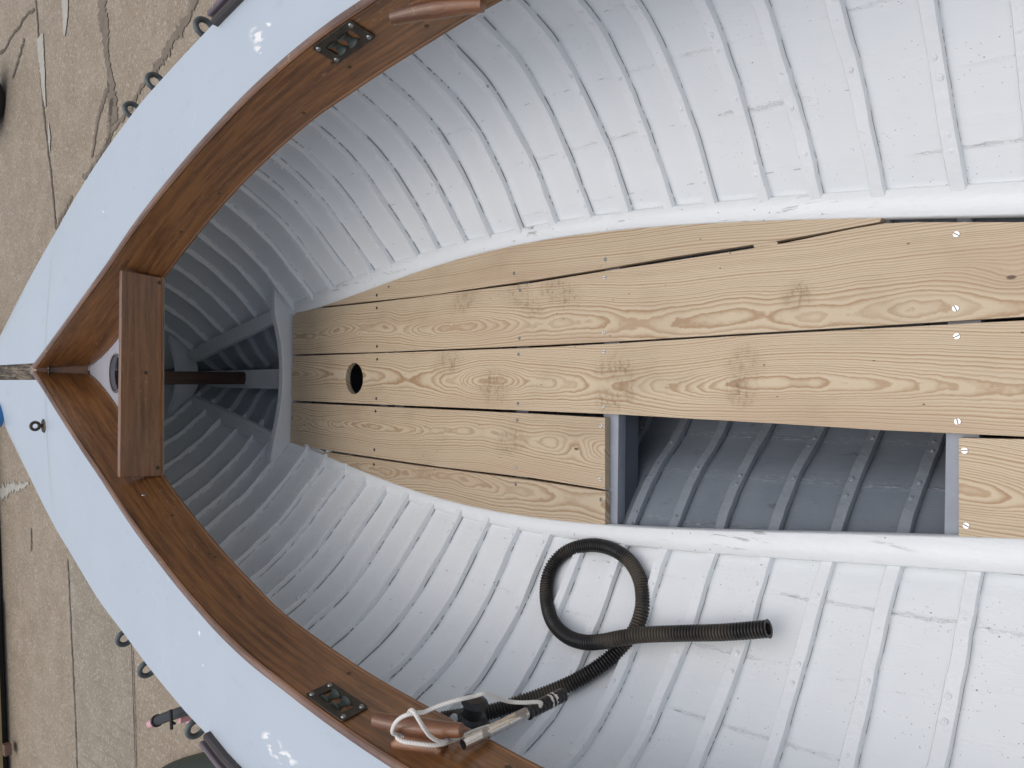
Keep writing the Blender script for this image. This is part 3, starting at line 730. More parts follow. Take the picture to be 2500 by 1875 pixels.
# corner post where the two boards meet
pb = (cpt(1, 1, 0)+cpt(-1, 1, 0))/2; pt = (cpt(1, 1, 1)+cpt(-1, 1, 1))/2
bm = bmesh.new(); up = (pt-pb).normalized(); hgt = (pt-pb).length
pts = []
def pring(o, d): return [tuple(o+Vector(q)) for q in ((-.0185, -.004-d, 0), (.0185, -.004-d, 0), (.0185, .02, 0), (.006, .034, 0), (-.006, .034, 0), (-.0185, .02, 0))]
rows = [pring(pb-up*.004, 0), pring(pb+up*(hgt*.93), 0), pring(pb+up*(hgt+.002), -.012)]
V = [[bm.verts.new(p) for p in r] for r in rows]; uvl = bm.loops.layers.uv.verify()
for a in range(2):
    for k in range(6): bm.faces.new((V[a][k], V[a][(k+1) % 6], V[a+1][(k+1) % 6], V[a+1][k]))
bm.faces.new(V[0][::-1]); bm.faces.new(V[2])
for q in bm.faces:
    for lp in q.loops: lp[uvl].uv = (lp.vert.co.z, lp.vert.co.x+lp.vert.co.y)
bmesh.ops.recalc_face_normals(bm, faces=bm.faces[:]); bevmod(obj('coaming_corner_post', bm, M_VARN, boat, 30), .002)

# mast beam board across the bow end of the cockpit
BY = yf(401, .661); BYf = BY
zbm, ztm = .655, None
tl = aty(297, 659, BY); tr = aty(292, 1166, BY); bl = aty(401, 678, BY); br = aty(399, 1163, BY)
def uvboard(bm, fu):
    uvl = bm.loops.layers.uv.verify()
    for q in bm.faces:
        for lp in q.loops: lp[uvl].uv = fu(lp.vert.co)
bm = bmesh.new(); prism(bm, [tl, tr, br, bl], (0, .024, 0)); uvboard(bm, lambda c: (c.x+c.y, c.z-c.y)); mb = bevmod(obj('mast_beam_board', bm, M_VARN2, boat, 30), .003, 3)
bm = bmesh.new(); o_ = bl+Vector((0, -.003, .012)); prism(bm, [bl+Vector((.003, -.003, .001)), br+Vector((-.003, -.003, .001)), br+Vector((-.003, -.003, .009)), bl+Vector((.003, -.003, .009))], (0, .006, 0)); uvboard(bm, lambda c: (c.x, c.z)); obj('board_bead', bm, M_VARN, mb, 30)
def wallscrew(u, v, parent, y, r=.0068):
    p = aty(u, v, y); bm = bmesh.new(); M = align(p+Vector((0, -.0008, 0)), (0, -1, 0)); cyl(bm, M, r, .0016, 16, r*.92); box(bm, M @ T3((0, 0, .001)) @ Matrix.Rotation(.6, 4, 'Z'), r*1.7, r*.25, .0006, mat=1); obj('screw', bm, [M_BRASS, M_SLOT], parent, 30)
wallscrew(389, 690, mb, BY); wallscrew(385, 1142, mb, BY); wallscrew(356, 910, mb, BY)
# carlin under the beam board (holds the mast deck)
# mast deck inside the V, with the mast hole
zv = .672
hc = Vector((atz(268, 911, zv).x, atz(268, 911, zv).y-.073, zv))
vp = []
for sd in (1, -1):
    L_ = []
    for y in np.linspace(BY+.02, 3.53, 16):
        L_.append(Vector((CB[sd](y)-sd*(-.004), y, zv)))
    vp.append(L_)
poly = vp[0]+vp[1][::-1]
bm = bmesh.new(); prism(bm, poly, (0, 0, -.018), [[hc+Vector((.073*math.cos(a), .073*math.sin(a), 0)) for a in np.linspace(0, 2*math.pi, 33)[:-1]]]); obj('mast_deck', bm, M_PGREY, boat, 30)
bm = bmesh.new(); tube(bm, [hc+Vector((.074*math.cos(a), .074*math.sin(a), .002)) for a in np.linspace(0, 2*math.pi, 49)], .0035, 8, False); obj('mast_hole_rim', bm, M_SCREWD, boat, 80)
bm = bmesh.new(); box(bm, T3((hc.x, hc.y+.03, zv-.055)), .19, .16, .03, .003); obj('mast_chock', bm, M_WEATH, boat, 30)

# deck
Est = [(516, 65), (396, 193), (342, 253), (253, 373), (199, 456), (133, 573), (63, 697), (0, 820)]
Ept = [(570, 1875), (500, 1787), (449, 1733), (373, 1641), (307, 1552), (240, 1464), (172, 1350), (139, 1296), (63, 1144), (16, 1049)]
ED = {}
for sd, raw in ((1, Est), (-1, Ept)):
    P = [atp(u, v, .74, .015) for u, v in raw]
    Y = [-1.2, -.3, .5, 1.2]+sorted(p.y for p in P)+[4.78]
    X = [.985, 1.045, 1.075, 1.075]+[abs(q.x) for q in sorted(P, key=lambda q: q.y)]+[.0]
    if sd < 0: X = [x+(.03 if i < 4 else 0) for i, x in enumerate(X)]
    p = np.polyfit(Y, X, 7); res = np.array(X)-np.polyval(p, Y)
    rs = pchip(Y, res*.8); ED[sd] = (lambda p, rs, sd: lambda y: sd*(float(np.polyval(p, y))+rs(y)))(p, rs, sd)
KP0 = atz(0, 893, .80); KP1 = atz(0, 928, .80); KPW = abs(KP0.x-KP1.x)/2; KX = (KP0.x+KP1.x)/2; KPY = KP0.y
def kx(y): return -.004+(KX+.004)*(y-3.6)/(KPY-3.6)
def d_in(sd, y):
    if y < 3.585: return cpt(sd, (y+1.2)/(YT1+1.2), 1).x+sd*.008
    return kx(y)+sd*KPW
def dz_in(y): return zt(y)-.030
DRIPS = []
for u, v, rx, ry, a in ((628, 88, .022, .05, -30), (636, 122, .01, .04, -25), (666, 1828, .02, .05, 30), (688, 1845, .012, .06, 20), (700, 1862, .01, .05, 20), (650, 1800, .015, .03, 20), (497, 1543, .008, .008, 0), (503, 1622, .005, .005, 0), (275, 520, .004, .06, -8), (655, 60, .006, .02, -20)):
    p = atz(u, v, .775); DRIPS.append((p.x, p.y, rx, ry, a))
M_DECK = deck_paint()
for sd in (1, -1):
    bm = bmesh.new(); rows = []
    for y in list(np.linspace(-1.2, 3.56, 120))+[3.585]+list(np.linspace(3.61, 4.74, 30)):
        a = d_in(sd, y); b = ED[sd](y)
        if (b-a)*sd < .004: b = a+sd*.004
        ze = zdeck(y); zi = max(dz_in(y), ze) if y < 3.585 else ze+.028
        r_ = []
        for k in range(11):
            t = k/10; r_.append((a+(b-a)*t, y, zi+(ze-zi)*t**1.6))
        r_ += [(b+sd*.004, y, ze-.004), (b+sd*.004, y, ze-.016), (a, y, min(ze, zi)-.018)]
        rows.append(r_)
    grid(bm, rows); bmesh.ops.recalc_face_normals(bm, faces=bm.faces[:]); obj('side_deck', bm, M_DECK, boat, 40)
    # rubbing strake below the deck edge
    bm = bmesh.new(); rows = []; uvs = []; Ls = 0; pv = None
    for y in np.linspace(-1.2, 4.72, 150):
        b = ED[sd](y); ze = zdeck(y); q = Vector((b, y, ze))
        if pv is not None: Ls += (q-pv).length
        pv = q
        rows.append([(b-sd*.012, y, ze-.005), (b+sd*.0065, y, ze-.005), (b+sd*.0085, y, ze-.012), (b+sd*.0085, y, ze-.034), (b+sd*.002, y, ze-.042), (b-sd*.012, y, ze-.042)]); uvs.append([(Ls, k*.02) for k in range(6)])
    grid(bm, rows, uvs); bmesh.ops.recalc_face_normals(bm, faces=bm.faces[:]); obj('rubbing_strake', bm, M_RUB, boat, 40)
# weathered king plank between the two deck halves, running to the stem
bm = bmesh.new(); rows = []
for y in np.linspace(3.57, 4.80, 30):
    z = zdeck(y)+.020; w = KPW-.001
    rows.append([(kx(y)-w, y, z-.04), (kx(y)-w, y, z), (kx(y)+w, y, z), (kx(y)+w, y, z-.04)])
grid(bm, rows, flip=True); bmesh.ops.recalc_face_normals(bm, faces=bm.faces[:]); obj('king_plank', bm, M_WEATH, boat, 30)

# plastic fairlead strips on the deck edges
def edge_strip(sd, y1):
    root_bm = bmesh.new(); rows = []; rows2 = []
    n = 60
    for i in range(n+1):
        y = -1.1+(y1+1.1)*i/n; b = ED[sd](y); ze = zdeck(y); t = Vector((ED[sd](y+.01)-ED[sd](y-.01), .02, 0)).normalized(); nx = Vector((t.y, -t.x, 0))*sd
        q = Vector((b, y, ze)); P = lambda d, z: tuple(q+nx*d+Vector((0, 0, z)))
        rows.append([P(-.001, .0005), P(-.001, .027), P(.0015, .030), P(.011, .030), P(.014, .027), P(.014, -.014), P(.010, -.014)])
        rows2.append([P(-.024, .0005), P(-.022, .015), P(-.016, .021), P(-.0075, .021), P(-.004, .016), P(-.0015, .0165)])
    e = grid(root_bm, rows, flip=(sd < 0)); bmesh.ops.recalc_face_normals(root_bm, faces=root_bm.faces[:])
    root_bm.faces.new([root_bm.verts.new(p) for p in rows[-1]])
    a = obj('edge_strip', root_bm, M_STRIP, boat, 30)
    b2 = bmesh.new(); grid(b2, rows2, flip=(sd < 0)); bmesh.ops.recalc_face_normals(b2, faces=b2.faces[:]); b2.faces.new([b2.verts.new(p) for p in rows2[-1]])
    obj('edge_channel', b2, M_STRIPD, a, 30)
    for k in range(9):
        y = y1-.035-k*.12; b = ED[sd](y); t = Vector((ED[sd](y+.01)-ED[sd](y-.01), .02, 0)).normalized(); nx = Vector((t.y, -t.x, 0))*sd
        q = Vector((b, y, zdeck(y)+.0302))+nx*.006; sb = bmesh.new(); cyl(sb, T3(q), .0042, .0016, 12, .0036); obj('screw', sb, M_SCREWD, a, 30)
edge_strip(1, atp(519, 62, .755, .015).y); edge_strip(-1, atp(500, 1783, .755, .015).y)

# eye bolts under the deck edge
def eye_side(u, v, sd):
    # centre of the ring hangs .028 outboard of the strake, below the deck
    best = None
    for k in range(400):
        y = 1.6+k*.006; t = Vector((ED[sd](y+.01)-ED[sd](y-.01), .02, 0)).normalized(); nx = Vector((t.y, -t.x, 0))*sd
        P = Vector((ED[sd](y), y, zdeck(y)-.022))+nx*.046; a = proj(P); d = (a[0]-u)**2+(a[1]-v)**2
        if best is None or d < best[0]: best = (d, P, nx)
    _, P, nx = best; bm = bmesh.new(); r = .0245
    tube(bm, [P+nx*(r*math.cos(a))+Vector((0, 0, r*math.sin(a))) for a in np.linspace(0, 2*math.pi, 37)], .0085, 12, False)
    cyl(bm, align(P-nx*.036, nx), .0085, .026, 14); bmesh.ops.remove_doubles(bm, verts=bm.verts[:], dist=.0001)
    obj('eye_bolt', bm, M_RING, boat, 60)
for u, v, s in ((489, 59, 1), (372, 193, 1), (317, 263, 1), (293, 1567, -1), (347, 1643, -1), (469, 1788, -1)): eye_side(u, v, s)
def deckz(x, y, sd):
    a = d_in(sd, y); b = ED[sd](y); ze = zdeck(y); zi = max(dz_in(y), ze) if y < 3.585 else ze+.028
    t = min(max((x-a)/(b-a), 0), 1); return zi+(ze-zi)*t**1.6
q = atz(118.5, 1039, .80); q.z = deckz(q.x, q.y, -1); bm = bmesh.new()
cyl(bm, T3(q+Vector((0, 0, .002))), .030, .005, 28, .026); cyl(bm, T3(q+Vector((0, 0, .009))), .008, .012, 14)
tube(bm, [q+Vector((.0155*math.cos(a), 0, .031+.0155*math.sin(a))) for a in np.linspace(0, 2*math.pi, 37)], .0062, 10, False)
obj('deck_eye', bm, M_BRONZE, boat, 60)

# coaming fittings: sheave boxes, cleats
def sheave_box(sd, u, v, flipx=1):
    s, w = find_c(sd, u, v); o, t, up, n = cframe(sd, s, w); M = frame(o+n*.001, t, up, n)
    if sd > 0: M = frame(o+n*.001, t, up, n)
    L_, W_ = .150, .070
    bm = bmesh.new()
    # plate with a long slot
    def P(x, y, z): return M @ Vector((x, y, z))
    def rr(a, b, r, k=5):
        out = []
        for cx_, cy_, a0 in ((a-r, b-r, 0), (-a+r, b-r, 90), (-a+r, -b+r, 180), (a-r, -b+r, 270)):
            for i in range(k+1):
                q = R(a0+90*i/k); out.append((cx_+r*math.cos(q), cy_+r*math.sin(q)))
        return out
    prism(bm, [P(x, y, .0045) for x, y in rr(L_/2, W_/2, .008)], tuple(n*-.0035), [[P(x, y, .0045) for x, y in rr(.048, .0165, .003)]])
    pl = bevmod(obj('sheave_box', bm, M_BRONZE, boat, 30), .001)
    bm = bmesh.new()                       # dark recess behind the slot
    V0 = [P(x, y, .0015) for x, y in rr(.048, .0165, .003)]; V1 = [p-n*.016 for p in V0]
    a = [bm.verts.new(p) for p in V0]; b = [bm.verts.new(p) for p in V1]
    for k in range(len(a)): bm.faces.new((a[k], a[(k+1) % len(a)], b[(k+1) % len(a)], b[k]))
    bm.faces.new(b); obj('recess', bm, M_SLOT, pl, 30)
    # waisted rollers
    for cxx, ln in ((-.017, .0), (.025, .0)):
        bm = bmesh.new(); c0 = P(cxx, 0, -.004)
        path = [c0+up*(-.015+.03*k/10) for k in range(11)]
        tube(bm, path, lambda q, s_: .0105+.008*abs(q*2-1)**1.8, 18, True); obj('roller', bm, M_VERD, pl, 60)
    for sx, sy in ((1, 1), (1, -1), (-1, 1), (-1, -1)):
        bm = bmesh.new(); Mx = M @ T3((sx*(L_/2-.012), sy*(W_/2-.011), .0062)); cyl(bm, Mx, .0062, .0034, 14, .0045); obj('screw', bm, M_SCREWD, pl, 40)
    return pl
sheave_box(1, 841, 97); sheave_box(-1, 822, 1712)
def cleat(sd, u, v, flip=1, lab=None):
    s, w = find_c(sd, u, v); o, t, up, n = cframe(sd, s, w); ph = R(25); t, up = t*math.cos(ph)+up*math.sin(ph), up*math.cos(ph)-t*math.sin(ph); M = frame(o, t, up, n)
    bm = bmesh.new(); rows = []; uvs = []
    # base + waist + horns as one lofted stack of rounded rectangles along n
    def ring(zz, a, b, r, k=4, sk=0):
        out = []
        for cx_, cy_, a0 in ((a-r, b-r, 0), (-a+r, b-r, 90), (-a+r, -b+r, 180), (a-r, -b+r, 270)):
            for i in range(k+1):
                q = R(a0+90*i/k); out.append(tuple(M @ Vector((cx_+r*math.cos(q)+sk, cy_+r*math.sin(q), zz))))
        return out
    rs = [ring(0, .058, .019, .008), ring(.009, .058, .019, .008), ring(.014, .052, .016, .008), ring(.020, .044, .014, .008), ring(.026, .046, .014, .008), ring(.034, .062, .0155, .008), ring(.043, .078, .014, .008)]
    V = [[bm.verts.new(p) for p in r_+[r_[0]][:0]] for r_ in rs]; m = len(V[0])
    for a, b in zip(V, V[1:]):
        for k in range(m): bm.faces.new((a[k], a[(k+1) % m], b[(k+1) % m], b[k]))
    bm.faces.new(V[0][::-1]); bm.faces.new(V[-1])
    # horn: tapered bar with rounded ends
    path = [M @ Vector((x, 0, .042+.006*abs(x/.1)**2)) for x in np.linspace(-.104, .104, 33)]
    hb = []
    def hr(q, s_):
        e = 1-abs(q*2-1); return .0195*(1-.28*(1-e))*(min(1, math.sqrt(max(e*16, .02))) if e < .0625 else 1)
    tube(bm, path, hr, 16, True, up=n)
    uvl = bm.loops.layers.uv.verify(); Mi = M.inverted()
    for q in bm.faces:
        for lp in q.loops:
            c = Mi @ lp.vert.co; lp[uvl].uv = (c.x+sd*5, c.y+c.z*.5)
    bmesh.ops.recalc_face_normals(bm, faces=bm.faces[:])
    obj('cleat', bm, M_CLEAT, boat, 50, lab); return M
MC_P = cleat(-1, 1026, 1822, lab='wooden horn cleat wound with white cord')
MC_S = cleat(1, 1072, -26, lab='wooden horn cleat without cord')
def csrew(sd, u, v, r=.0055, mat=None):
    s, w = find_c(sd, u, v); o, t, up, n = cframe(sd, s, w); bm = bmesh.new(); M = frame(o+n*.0006, t, up, n); cyl(bm, M, r, .0014, 12, r*.9); obj('screw', bm, mat or M_BRASS, boat, 30)
for sd, u, v in ((1, 854, 162), (1, 741, 275), (1, 1044, 62), (1, 813, 151), (1, 440, 567), (1, 536, 472), (-1, 419, 1259), (-1, 526, 1360), (-1, 512, 1353), (-1, 849, 1646), (-1, 583, 1457)): csrew(sd, u, v)
csrew(-1, 350, 1209, .007, M_SCREW); csrew(-1, 1238, 1872, .008, M_BRASS)

# ------------------------------------------------------------------ HOSE
hp = [(1876, 1535, .055), (1770, 1545, .045), (1659, 1546, .045), (1564, 1549, .05), (1516, 1557, .05), (1472, 1567, .045), (1428, 1571, .035), (1382, 1557, .02), (1346, 1521, .01), (1333, 1470, .0), (1333, 1420, .0),
      (1346, 1380, .0), (1373, 1350, .0), (1410, 1334, .003), (1453, 1328, .008), (1500, 1340, .008), (1540, 1368, .004), (1565, 1412, .0), (1572, 1470, .0), (1563, 1510, .0), (1548, 1545, .0), (1518, 1583, .0), (1469, 1625, .0),
      (1406, 1664, .0), (1340, 1692, .0), (1263, 1719, .005), (1200, 1738, .008), (1150, 1748, .01), (1110, 1750, .01), (1080, 1756, .01)]
HR = .0195
hpath = []
for u, v, lift in hp:
    P = hullhit(u, v, HR+.012+lift); hpath.append(P)
hpath = [hpath[0]]+[(hpath[i-1]+hpath[i]*4+hpath[i+1])/6 for i in range(1, len(hpath)-1)]+[hpath[-1]]
Ltot = sum((b-a).length for a, b in zip(hpath, hpath[1:])); PITCH = .0078
npt = int(Ltot/PITCH*8); hs = smoothpath(hpath, npt)
bm = bmesh.new()
tube(bm, hs, lambda q, s_: HR-.0026+.0026*(abs(math.cos(math.pi*s_/PITCH))**.7*2-1), 20, False)
e0 = hs[0]; dd = (hs[4]-hs[0]).normalized()
tube(bm, [e0+dd*.0005, e0+dd*.02, e0+dd*.05], .0135, 20, False)       # inner wall
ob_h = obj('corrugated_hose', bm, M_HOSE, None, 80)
tag(ob_h, 'black corrugated hose looped once on the white ribs below the floorboards', 'hose')
bm = bmesh.new(); 
va = [bm.verts.new(e0+(dd.orthogonal().normalized()*math.cos(a)+dd.cross(dd.orthogonal().normalized())*math.sin(a))*.0205) for a in np.linspace(0, 2*math.pi, 25)[:-1]]
vb = [bm.verts.new(e0+dd*.0003+(dd.orthogonal().normalized()*math.cos(a)+dd.cross(dd.orthogonal().normalized())*math.sin(a))*.0132) for a in np.linspace(0, 2*math.pi, 25)[:-1]]
for k in range(24): bm.faces.new((va[k], va[(k+1) % 24], vb[(k+1) % 24], vb[k]))
obj('hose_mouth', bm, M_HOSE, ob_h, 60)

# ------------------------------------------------------------------ BILGE PUMP, HANDLE, CORD
C5 = lambda x, y: (880+x/4.096, 1640+y/4.096)
def depth(u, v, t):                        # a point on the sight line, t metres of view depth
    return CP+ray(u, v)*t
base = hullhit(*C5(1120, 500), .05); tb = proj(base)[2]
tp = tb-.10
pump = empty('bilge_pump', base); tag(pump, 'black pump body with flanged cap bolted beside the lower coaming', 'pump')
a0 = depth(*C5(1112, 500), tp+.02); a1 = depth(*C5(1145, 292), tp+.005); ax = (a1-a0).normalized()
def pobj(name, bm, mat, parent=pump, sm=40, root=pump):
    o = obj(name, bm, mat, parent, sm)
    if parent is root: recenter([o], root)
    return o
def turned(name, prof, mat):
    bm = bmesh.new(); M = align(a0, ax); rows = []
    for k in range(33):
        q = 2*math.pi*k/32; rows.append([tuple(M @ Vector((r_*math.cos(q), r_*math.sin(q), z_))) for r_, z_ in prof])
    grid(bm, rows); bmesh.ops.remove_doubles(bm, verts=bm.verts[:], dist=.0002); bmesh.ops.recalc_face_normals(bm, faces=bm.faces[:]); pobj(name, bm, mat, pump, 35)
AL = (a1-a0).length
turned('pump_body', [(0, 0), (.034, 0), (.034, .012), (.030, .016), (.0255, .020), (.0245, AL*.95), (0, AL*.95)], M_BLACK)
turned('pump_cap', [(.024, AL*.86), (.031, AL*.90), (.032, AL*.93), (.029, AL*.96), (.024, AL*1.0), (.017, AL*1.03), (.016, AL*1.06), (0, AL*1.065)], M_BLACK)
bm = bmesh.new(); box(bm, align(a0-ax*.006, ax), .085, .055, .035, .008, 3); pobj('pump_bracket', bm, M_BLACK)
for cx_, cy_ in ((935, 468), (1115, 562)):
    p = depth(*C5(cx_, cy_), tp-.005); bm = bmesh.new(); cyl(bm, align(p, CP-p), .011, .004, 16, .009); pobj('bolt', bm, M_SCREW)

# chrome handle tube with taped grip
hA = depth(*C5(1025, 730), 1.43); hB = depth(*C5(1690, 398), 1.50); hC = depth(*C5(2045, 225), 1.54)
s_, w_ = find_c(-1, *C5(1100, 700)); tC = proj(cpt(-1, s_, w_))[2]
k_ = (tC-.10)/1.43
hA = depth(*C5(1025, 730), tC-.045); hB = depth(*C5(1690, 398), tC+.07); hC = depth(*C5(2045, 222), tC+.13)
hd = (hC-hA).normalized(); HR2 = 14.2*tC/f
handle = empty('pump_handle', hA); tag(handle, 'pitted chrome tube handle with black taped grip resting on the coaming', 'handle')
bm = bmesh.new(); tube(bm, [hA.lerp(hB, k/10) for k in range(11)], HR2, 28, False); tube(bm, [hA, hA.lerp(hB, .5)], HR2*.86, 28, False)
r0 = [v for v in bm.verts]
o1 = hd.orthogonal().normalized(); o2 = hd.cross(o1)
rA = [bm.verts.new(hA+(o1*math.cos(a)+o2*math.sin(a))*HR2) for a in np.linspace(0, 2*math.pi, 29)[:-1]]; rB = [bm.verts.new(hA+(o1*math.cos(a)+o2*math.sin(a))*HR2*.86) for a in np.linspace(0, 2*math.pi, 29)[:-1]]
for k in range(28): bm.faces.new((rA[k], rA[(k+1) % 28], rB[(k+1) % 28], rB[k]))
hobj = pobj('tube', bm, M_CHROME, handle, 60, handle)
bm = bmesh.new(); tube(bm, [hB-hd*.006+(hC-hB+hd*.006)*(k/80) for k in range(81)], lambda q, s_: HR2*1.20+.0009*abs(math.sin(s_*math.pi/.0105)) if .05 < q < .96 else (HR2*1.36 if q <= .05 else HR2*(1.2-.5*((q-.96)/.04)**2)), 24, True); pobj('grip', bm, M_GRIP, handle, 50, handle)
tp0 = hB.lerp(hC, .52); tp1 = hB.lerp(hC, .68)
bm = bmesh.new(); tube(bm, [tp0.lerp(tp1, k/12) for k in range(13)], lambda q, s_: HR2*1.25+.0006*math.sin(s_*300+q*3), 24, False)
for v_ in bm.verts:
    w2 = (v_.co-tp0).dot(S)*.5; v_.co += hd*(random.uniform(-.004, .004))
pobj('tape_wrap', bm, M_TAPE, handle, 50, handle)

# cord
RC = .0042
tcl = proj(MC_P.translation)[2]
def on(u, v, dt): return depth(*C5(u, v), tcl+dt)
knot = depth(*C5(1800, 345), proj(hB.lerp(hC, .35))[2]-HR2*1.6)
seq1 = [knot+Vector((0, 0, 0)), depth(*C5(1805, 310), tC+.055), depth(*C5(1760, 302), tC+.05), depth(*C5(1640, 308), tC+.04), depth(*C5(1500, 300), tC+.03), depth(*C5(1380, 268), tC+.0), depth(*C5(1300, 235), tC-.02), depth(*C5(1225, 219), tC-.035), depth(*C5(1150, 240), tC-.04),
        on(1000, 275, -.055), on(850, 318, -.06), on(730, 362, -.062), on(640, 402, -.066), on(560, 412, -.074), on(480, 425, -.080), on(400, 462, -.075), on(345, 520, -.060), on(320, 590, -.042), on(345, 625, -.020), on(450, 640, -.004), on(700, 660, -.0), on(860, 672, -.006)]
cord = bmesh.new(); uvl = cord.loops.layers.uv.verify(); tube(cord, smoothpath(seq1, 260), RC, 10, True, uvl=uvl)
seq2 = [on(860, 672, -.008), on(900, 678, -.018), on(855, 700, -.045), on(780, 694, -.058), on(700, 645, -.070), on(640, 570, -.083), on(590, 490, -.091), on(548, 420, -.089), on(520, 385, -.079), on(492, 395, -.070), on(478, 430, -.062)]
tube(cord, smoothpath(seq2, 120), RC, 10, True, uvl=uvl)
seq3 = [on(362, 628, -.012), on(372, 665, -.030), on(430, 697, -.040), on(520, 712, -.045), on(640, 728, -.048), on(740, 735, -.046), on(830, 722, -.038), on(900, 695, -.024), on(960, 676, -.010), on(1040, 640, .0), on(1110, 605, .01), on(1180, 578, .03), on(1235, 560, .05), on(1300, 540, .07)]
tube(cord, smoothpath(seq3, 160), RC, 10, True, uvl=uvl)
seq0 = [on(362, 628, -.012), on(352, 640, -.008), on(358, 660, .0)]
oc = obj('cord', cord, M_ROPE, None, 80); tag(oc, 'thin white braided cord wound round the wooden cleat and tied to the taped grip', 'cord')

# ------------------------------------------------------------------ GROUND and what stands on it
G0, G1 = -.95, .10
def gp(u, v, dz=0.0): return atp(u, v, G0+dz, G1)
def concrete(name, tint=(1, 1, 1), brush=.5):
    m = N(name); ob = m.ob()
    big = m.noise(ob, .5, 4, .6); mid = m.noise(ob, 4, 5, .6); fin = m.noise(ob, 150, 3, .7)
    c = m.mix(big, tuple(a*b for a, b in zip((.245, .195, .14), tint)), tuple(a*b for a, b in zip((.32, .262, .192), tint)))
    c = m.mix(m.ss(mid, .35, .7), c, tuple(a*b for a, b in zip((.33, .275, .205), tint)))
    c = m.mix(m.math('MULTIPLY', m.ss(fin, .55, .75), .55), c, (.46, .42, .35))
    c = m.mix(m.math('MULTIPLY', m.ss(fin, .45, .28), .5), c, (.14, .11, .08))
    st = m.vor(ob, 75, out='Color'); sv = m.sep(st)[0]
    c = m.mix(m.math('MULTIPLY', m.math('GREATER_THAN', sv, .86), .4), c, (.14, .11, .09))
    c = m.mix(m.math('MULTIPLY', m.math('LESS_THAN', sv, .1), .45), c, (.50, .45, .38))
    stain = m.ss(m.noise(m.map(ob, (.9, 1.8, 1), (3, 1, 0)), 1.0, 4), .58, .72)
    c = m.mix(m.math('MULTIPLY', stain, .12), c, (.15, .125, .10))
    gr = m.noise(m.map(ob, (22, 1.6, 1)), 1, 3, .6)
    pat = m.math('MULTIPLY', m.ss(m.noise(ob, .8, 2), .4, .55), brush)
    c = m.mix(m.math('MULTIPLY', m.math('MULTIPLY', m.ss(gr, .5, .36), pat), .5), c, (.15, .125, .095))
    return m.done(c, .85, m.bump(m.math('ADD', m.math('MULTIPLY', fin, .8), m.math('MULTIPLY', gr, pat)), .003))
M_CON = concrete('concrete', (1, 1, 1), .22); M_CON2 = concrete('paler_concrete', (.94, .99, 1.03), .9)
def sheet(name, pts, mat, dz): 
    bm = bmesh.new(); bm.faces.new([bm.verts.new((x, y, G0+G1*y+dz)) for x, y in pts]); o = obj(name, bm, mat, None, 0); o['kind'] = 'structure'; return o
g = sheet('ground', [(-150, -60), (150, -60), (150, 260), (-150, 260)], M_CON, 0)
# paler strip of the slipway, between two long joints
A_ = [gp(165, 1365), gp(188, 1875)]; B_ = [gp(322, 1590), gp(331, 1875)]
def line_x(P, Q, x): return P.y+(Q.y-P.y)*(x-P.x)/(Q.x-P.x)
xa, xb = -14, -.6
s1 = sheet('slipway_strip', [(xa, line_x(*B_, xa)), (xb, line_x(*B_, xb)), (xb, line_x(*A_, xb)), (xa, line_x(*A_, xa))], M_CON2, .004)
M_CRK = flat('crack_filler', (.13, .11, .09), .9, 0, 20, .5); M_FILL = flat('pale_joint_filler', (.40, .38, .33), .8, 0, 14, .25); M_TAR = flat('tarry_crack', (.18, .15, .115), .85, 0, 10, .5)
def crack(name, pts, w, mat, jit=.3, dz=.006, n=60):
    P = smoothpath([gp(u, v, dz) for u, v in pts], n); bm = bmesh.new(); rnd = random.Random(len(name)+int(pts[0][0])); L = []; Rr = []
    for i, p in enumerate(P):
        d = (P[min(i+1, n-1)]-P[max(i-1, 0)]).normalized(); s = Vector((d.y, -d.x, 0)); ww = w(i/(n-1)) if callable(w) else w
        j = rnd.uniform(-jit, jit)*ww
        for Lst, sg in ((L, 1), (Rr, -1)):
            q = p+s*(sg*ww*(.5+rnd.uniform(0, jit))+j); q.z = G0+G1*q.y+dz; Lst.append(bm.verts.new(q))
    for i in range(n-1): bm.faces.new((L[i], L[i+1], Rr[i+1], Rr[i]))
    o = obj(name, bm, mat, None, 0); o['kind'] = 'structure'
crack('ground_joint', [(84, -20), (92, 60), (98, 180), (105, 260), (112, 330), (121, 400), (128, 470), (136, 560)], .016, M_CRK, .6)
crack('ground_filler', [(97, 88), (100, 130), (104, 180), (108, 240), (111, 262)], lambda t: .13*(1-t)**.6+.01, M_FILL, .06, .008, 30)
crack('ground_filler', [(158, -10), (159, 30), (158, 60), (157, 88)], lambda t: .12*(1-t)**.5+.01, M_FILL, .06, .008, 24)
crack('ground_filler', [(118, 300), (120, 340), (121, 372)], lambda t: .05*(1-abs(2*t-1))+.006, M_FILL, .1, .008, 20)
crack('ground_crack', [(247, -20), (252, 40), (257, 100), (262, 150), (270, 200), (272, 240), (279, 300)], lambda t: .085+.03*math.sin(t*9), M_TAR, .22)
crack('ground_crack', [(266, 205), (250, 250), (238, 290), (230, 340), (224, 385)], lambda t: .045*(1-.5*t), M_TAR, .4)
crack('ground_crack', [(482, -20), (455, 45), (430, 85), (412, 110), (395, 145), (376, 175)], lambda t: .05+.01*math.sin(t*20), M_TAR, .5)
crack('ground_crack', [(376, 175), (350, 205), (332, 235), (305, 280), (280, 310), (262, 345), (245, 372), (212, 425), (200, 430)], .022, M_TAR, .8)
crack('ground_crack', [(272, 240), (268, 290), (264, 340), (260, 360)], .035, M_TAR, .7)
crack('ground_crack', [(175, 478), (160, 510), (150, 525), (136, 560)], .02, M_TAR, .8)
crack('ground_crack', [(83, 25), (60, 40), (45, 68), (30, 85), (10, 120), (-10, 135)], .016, M_CRK, .9)
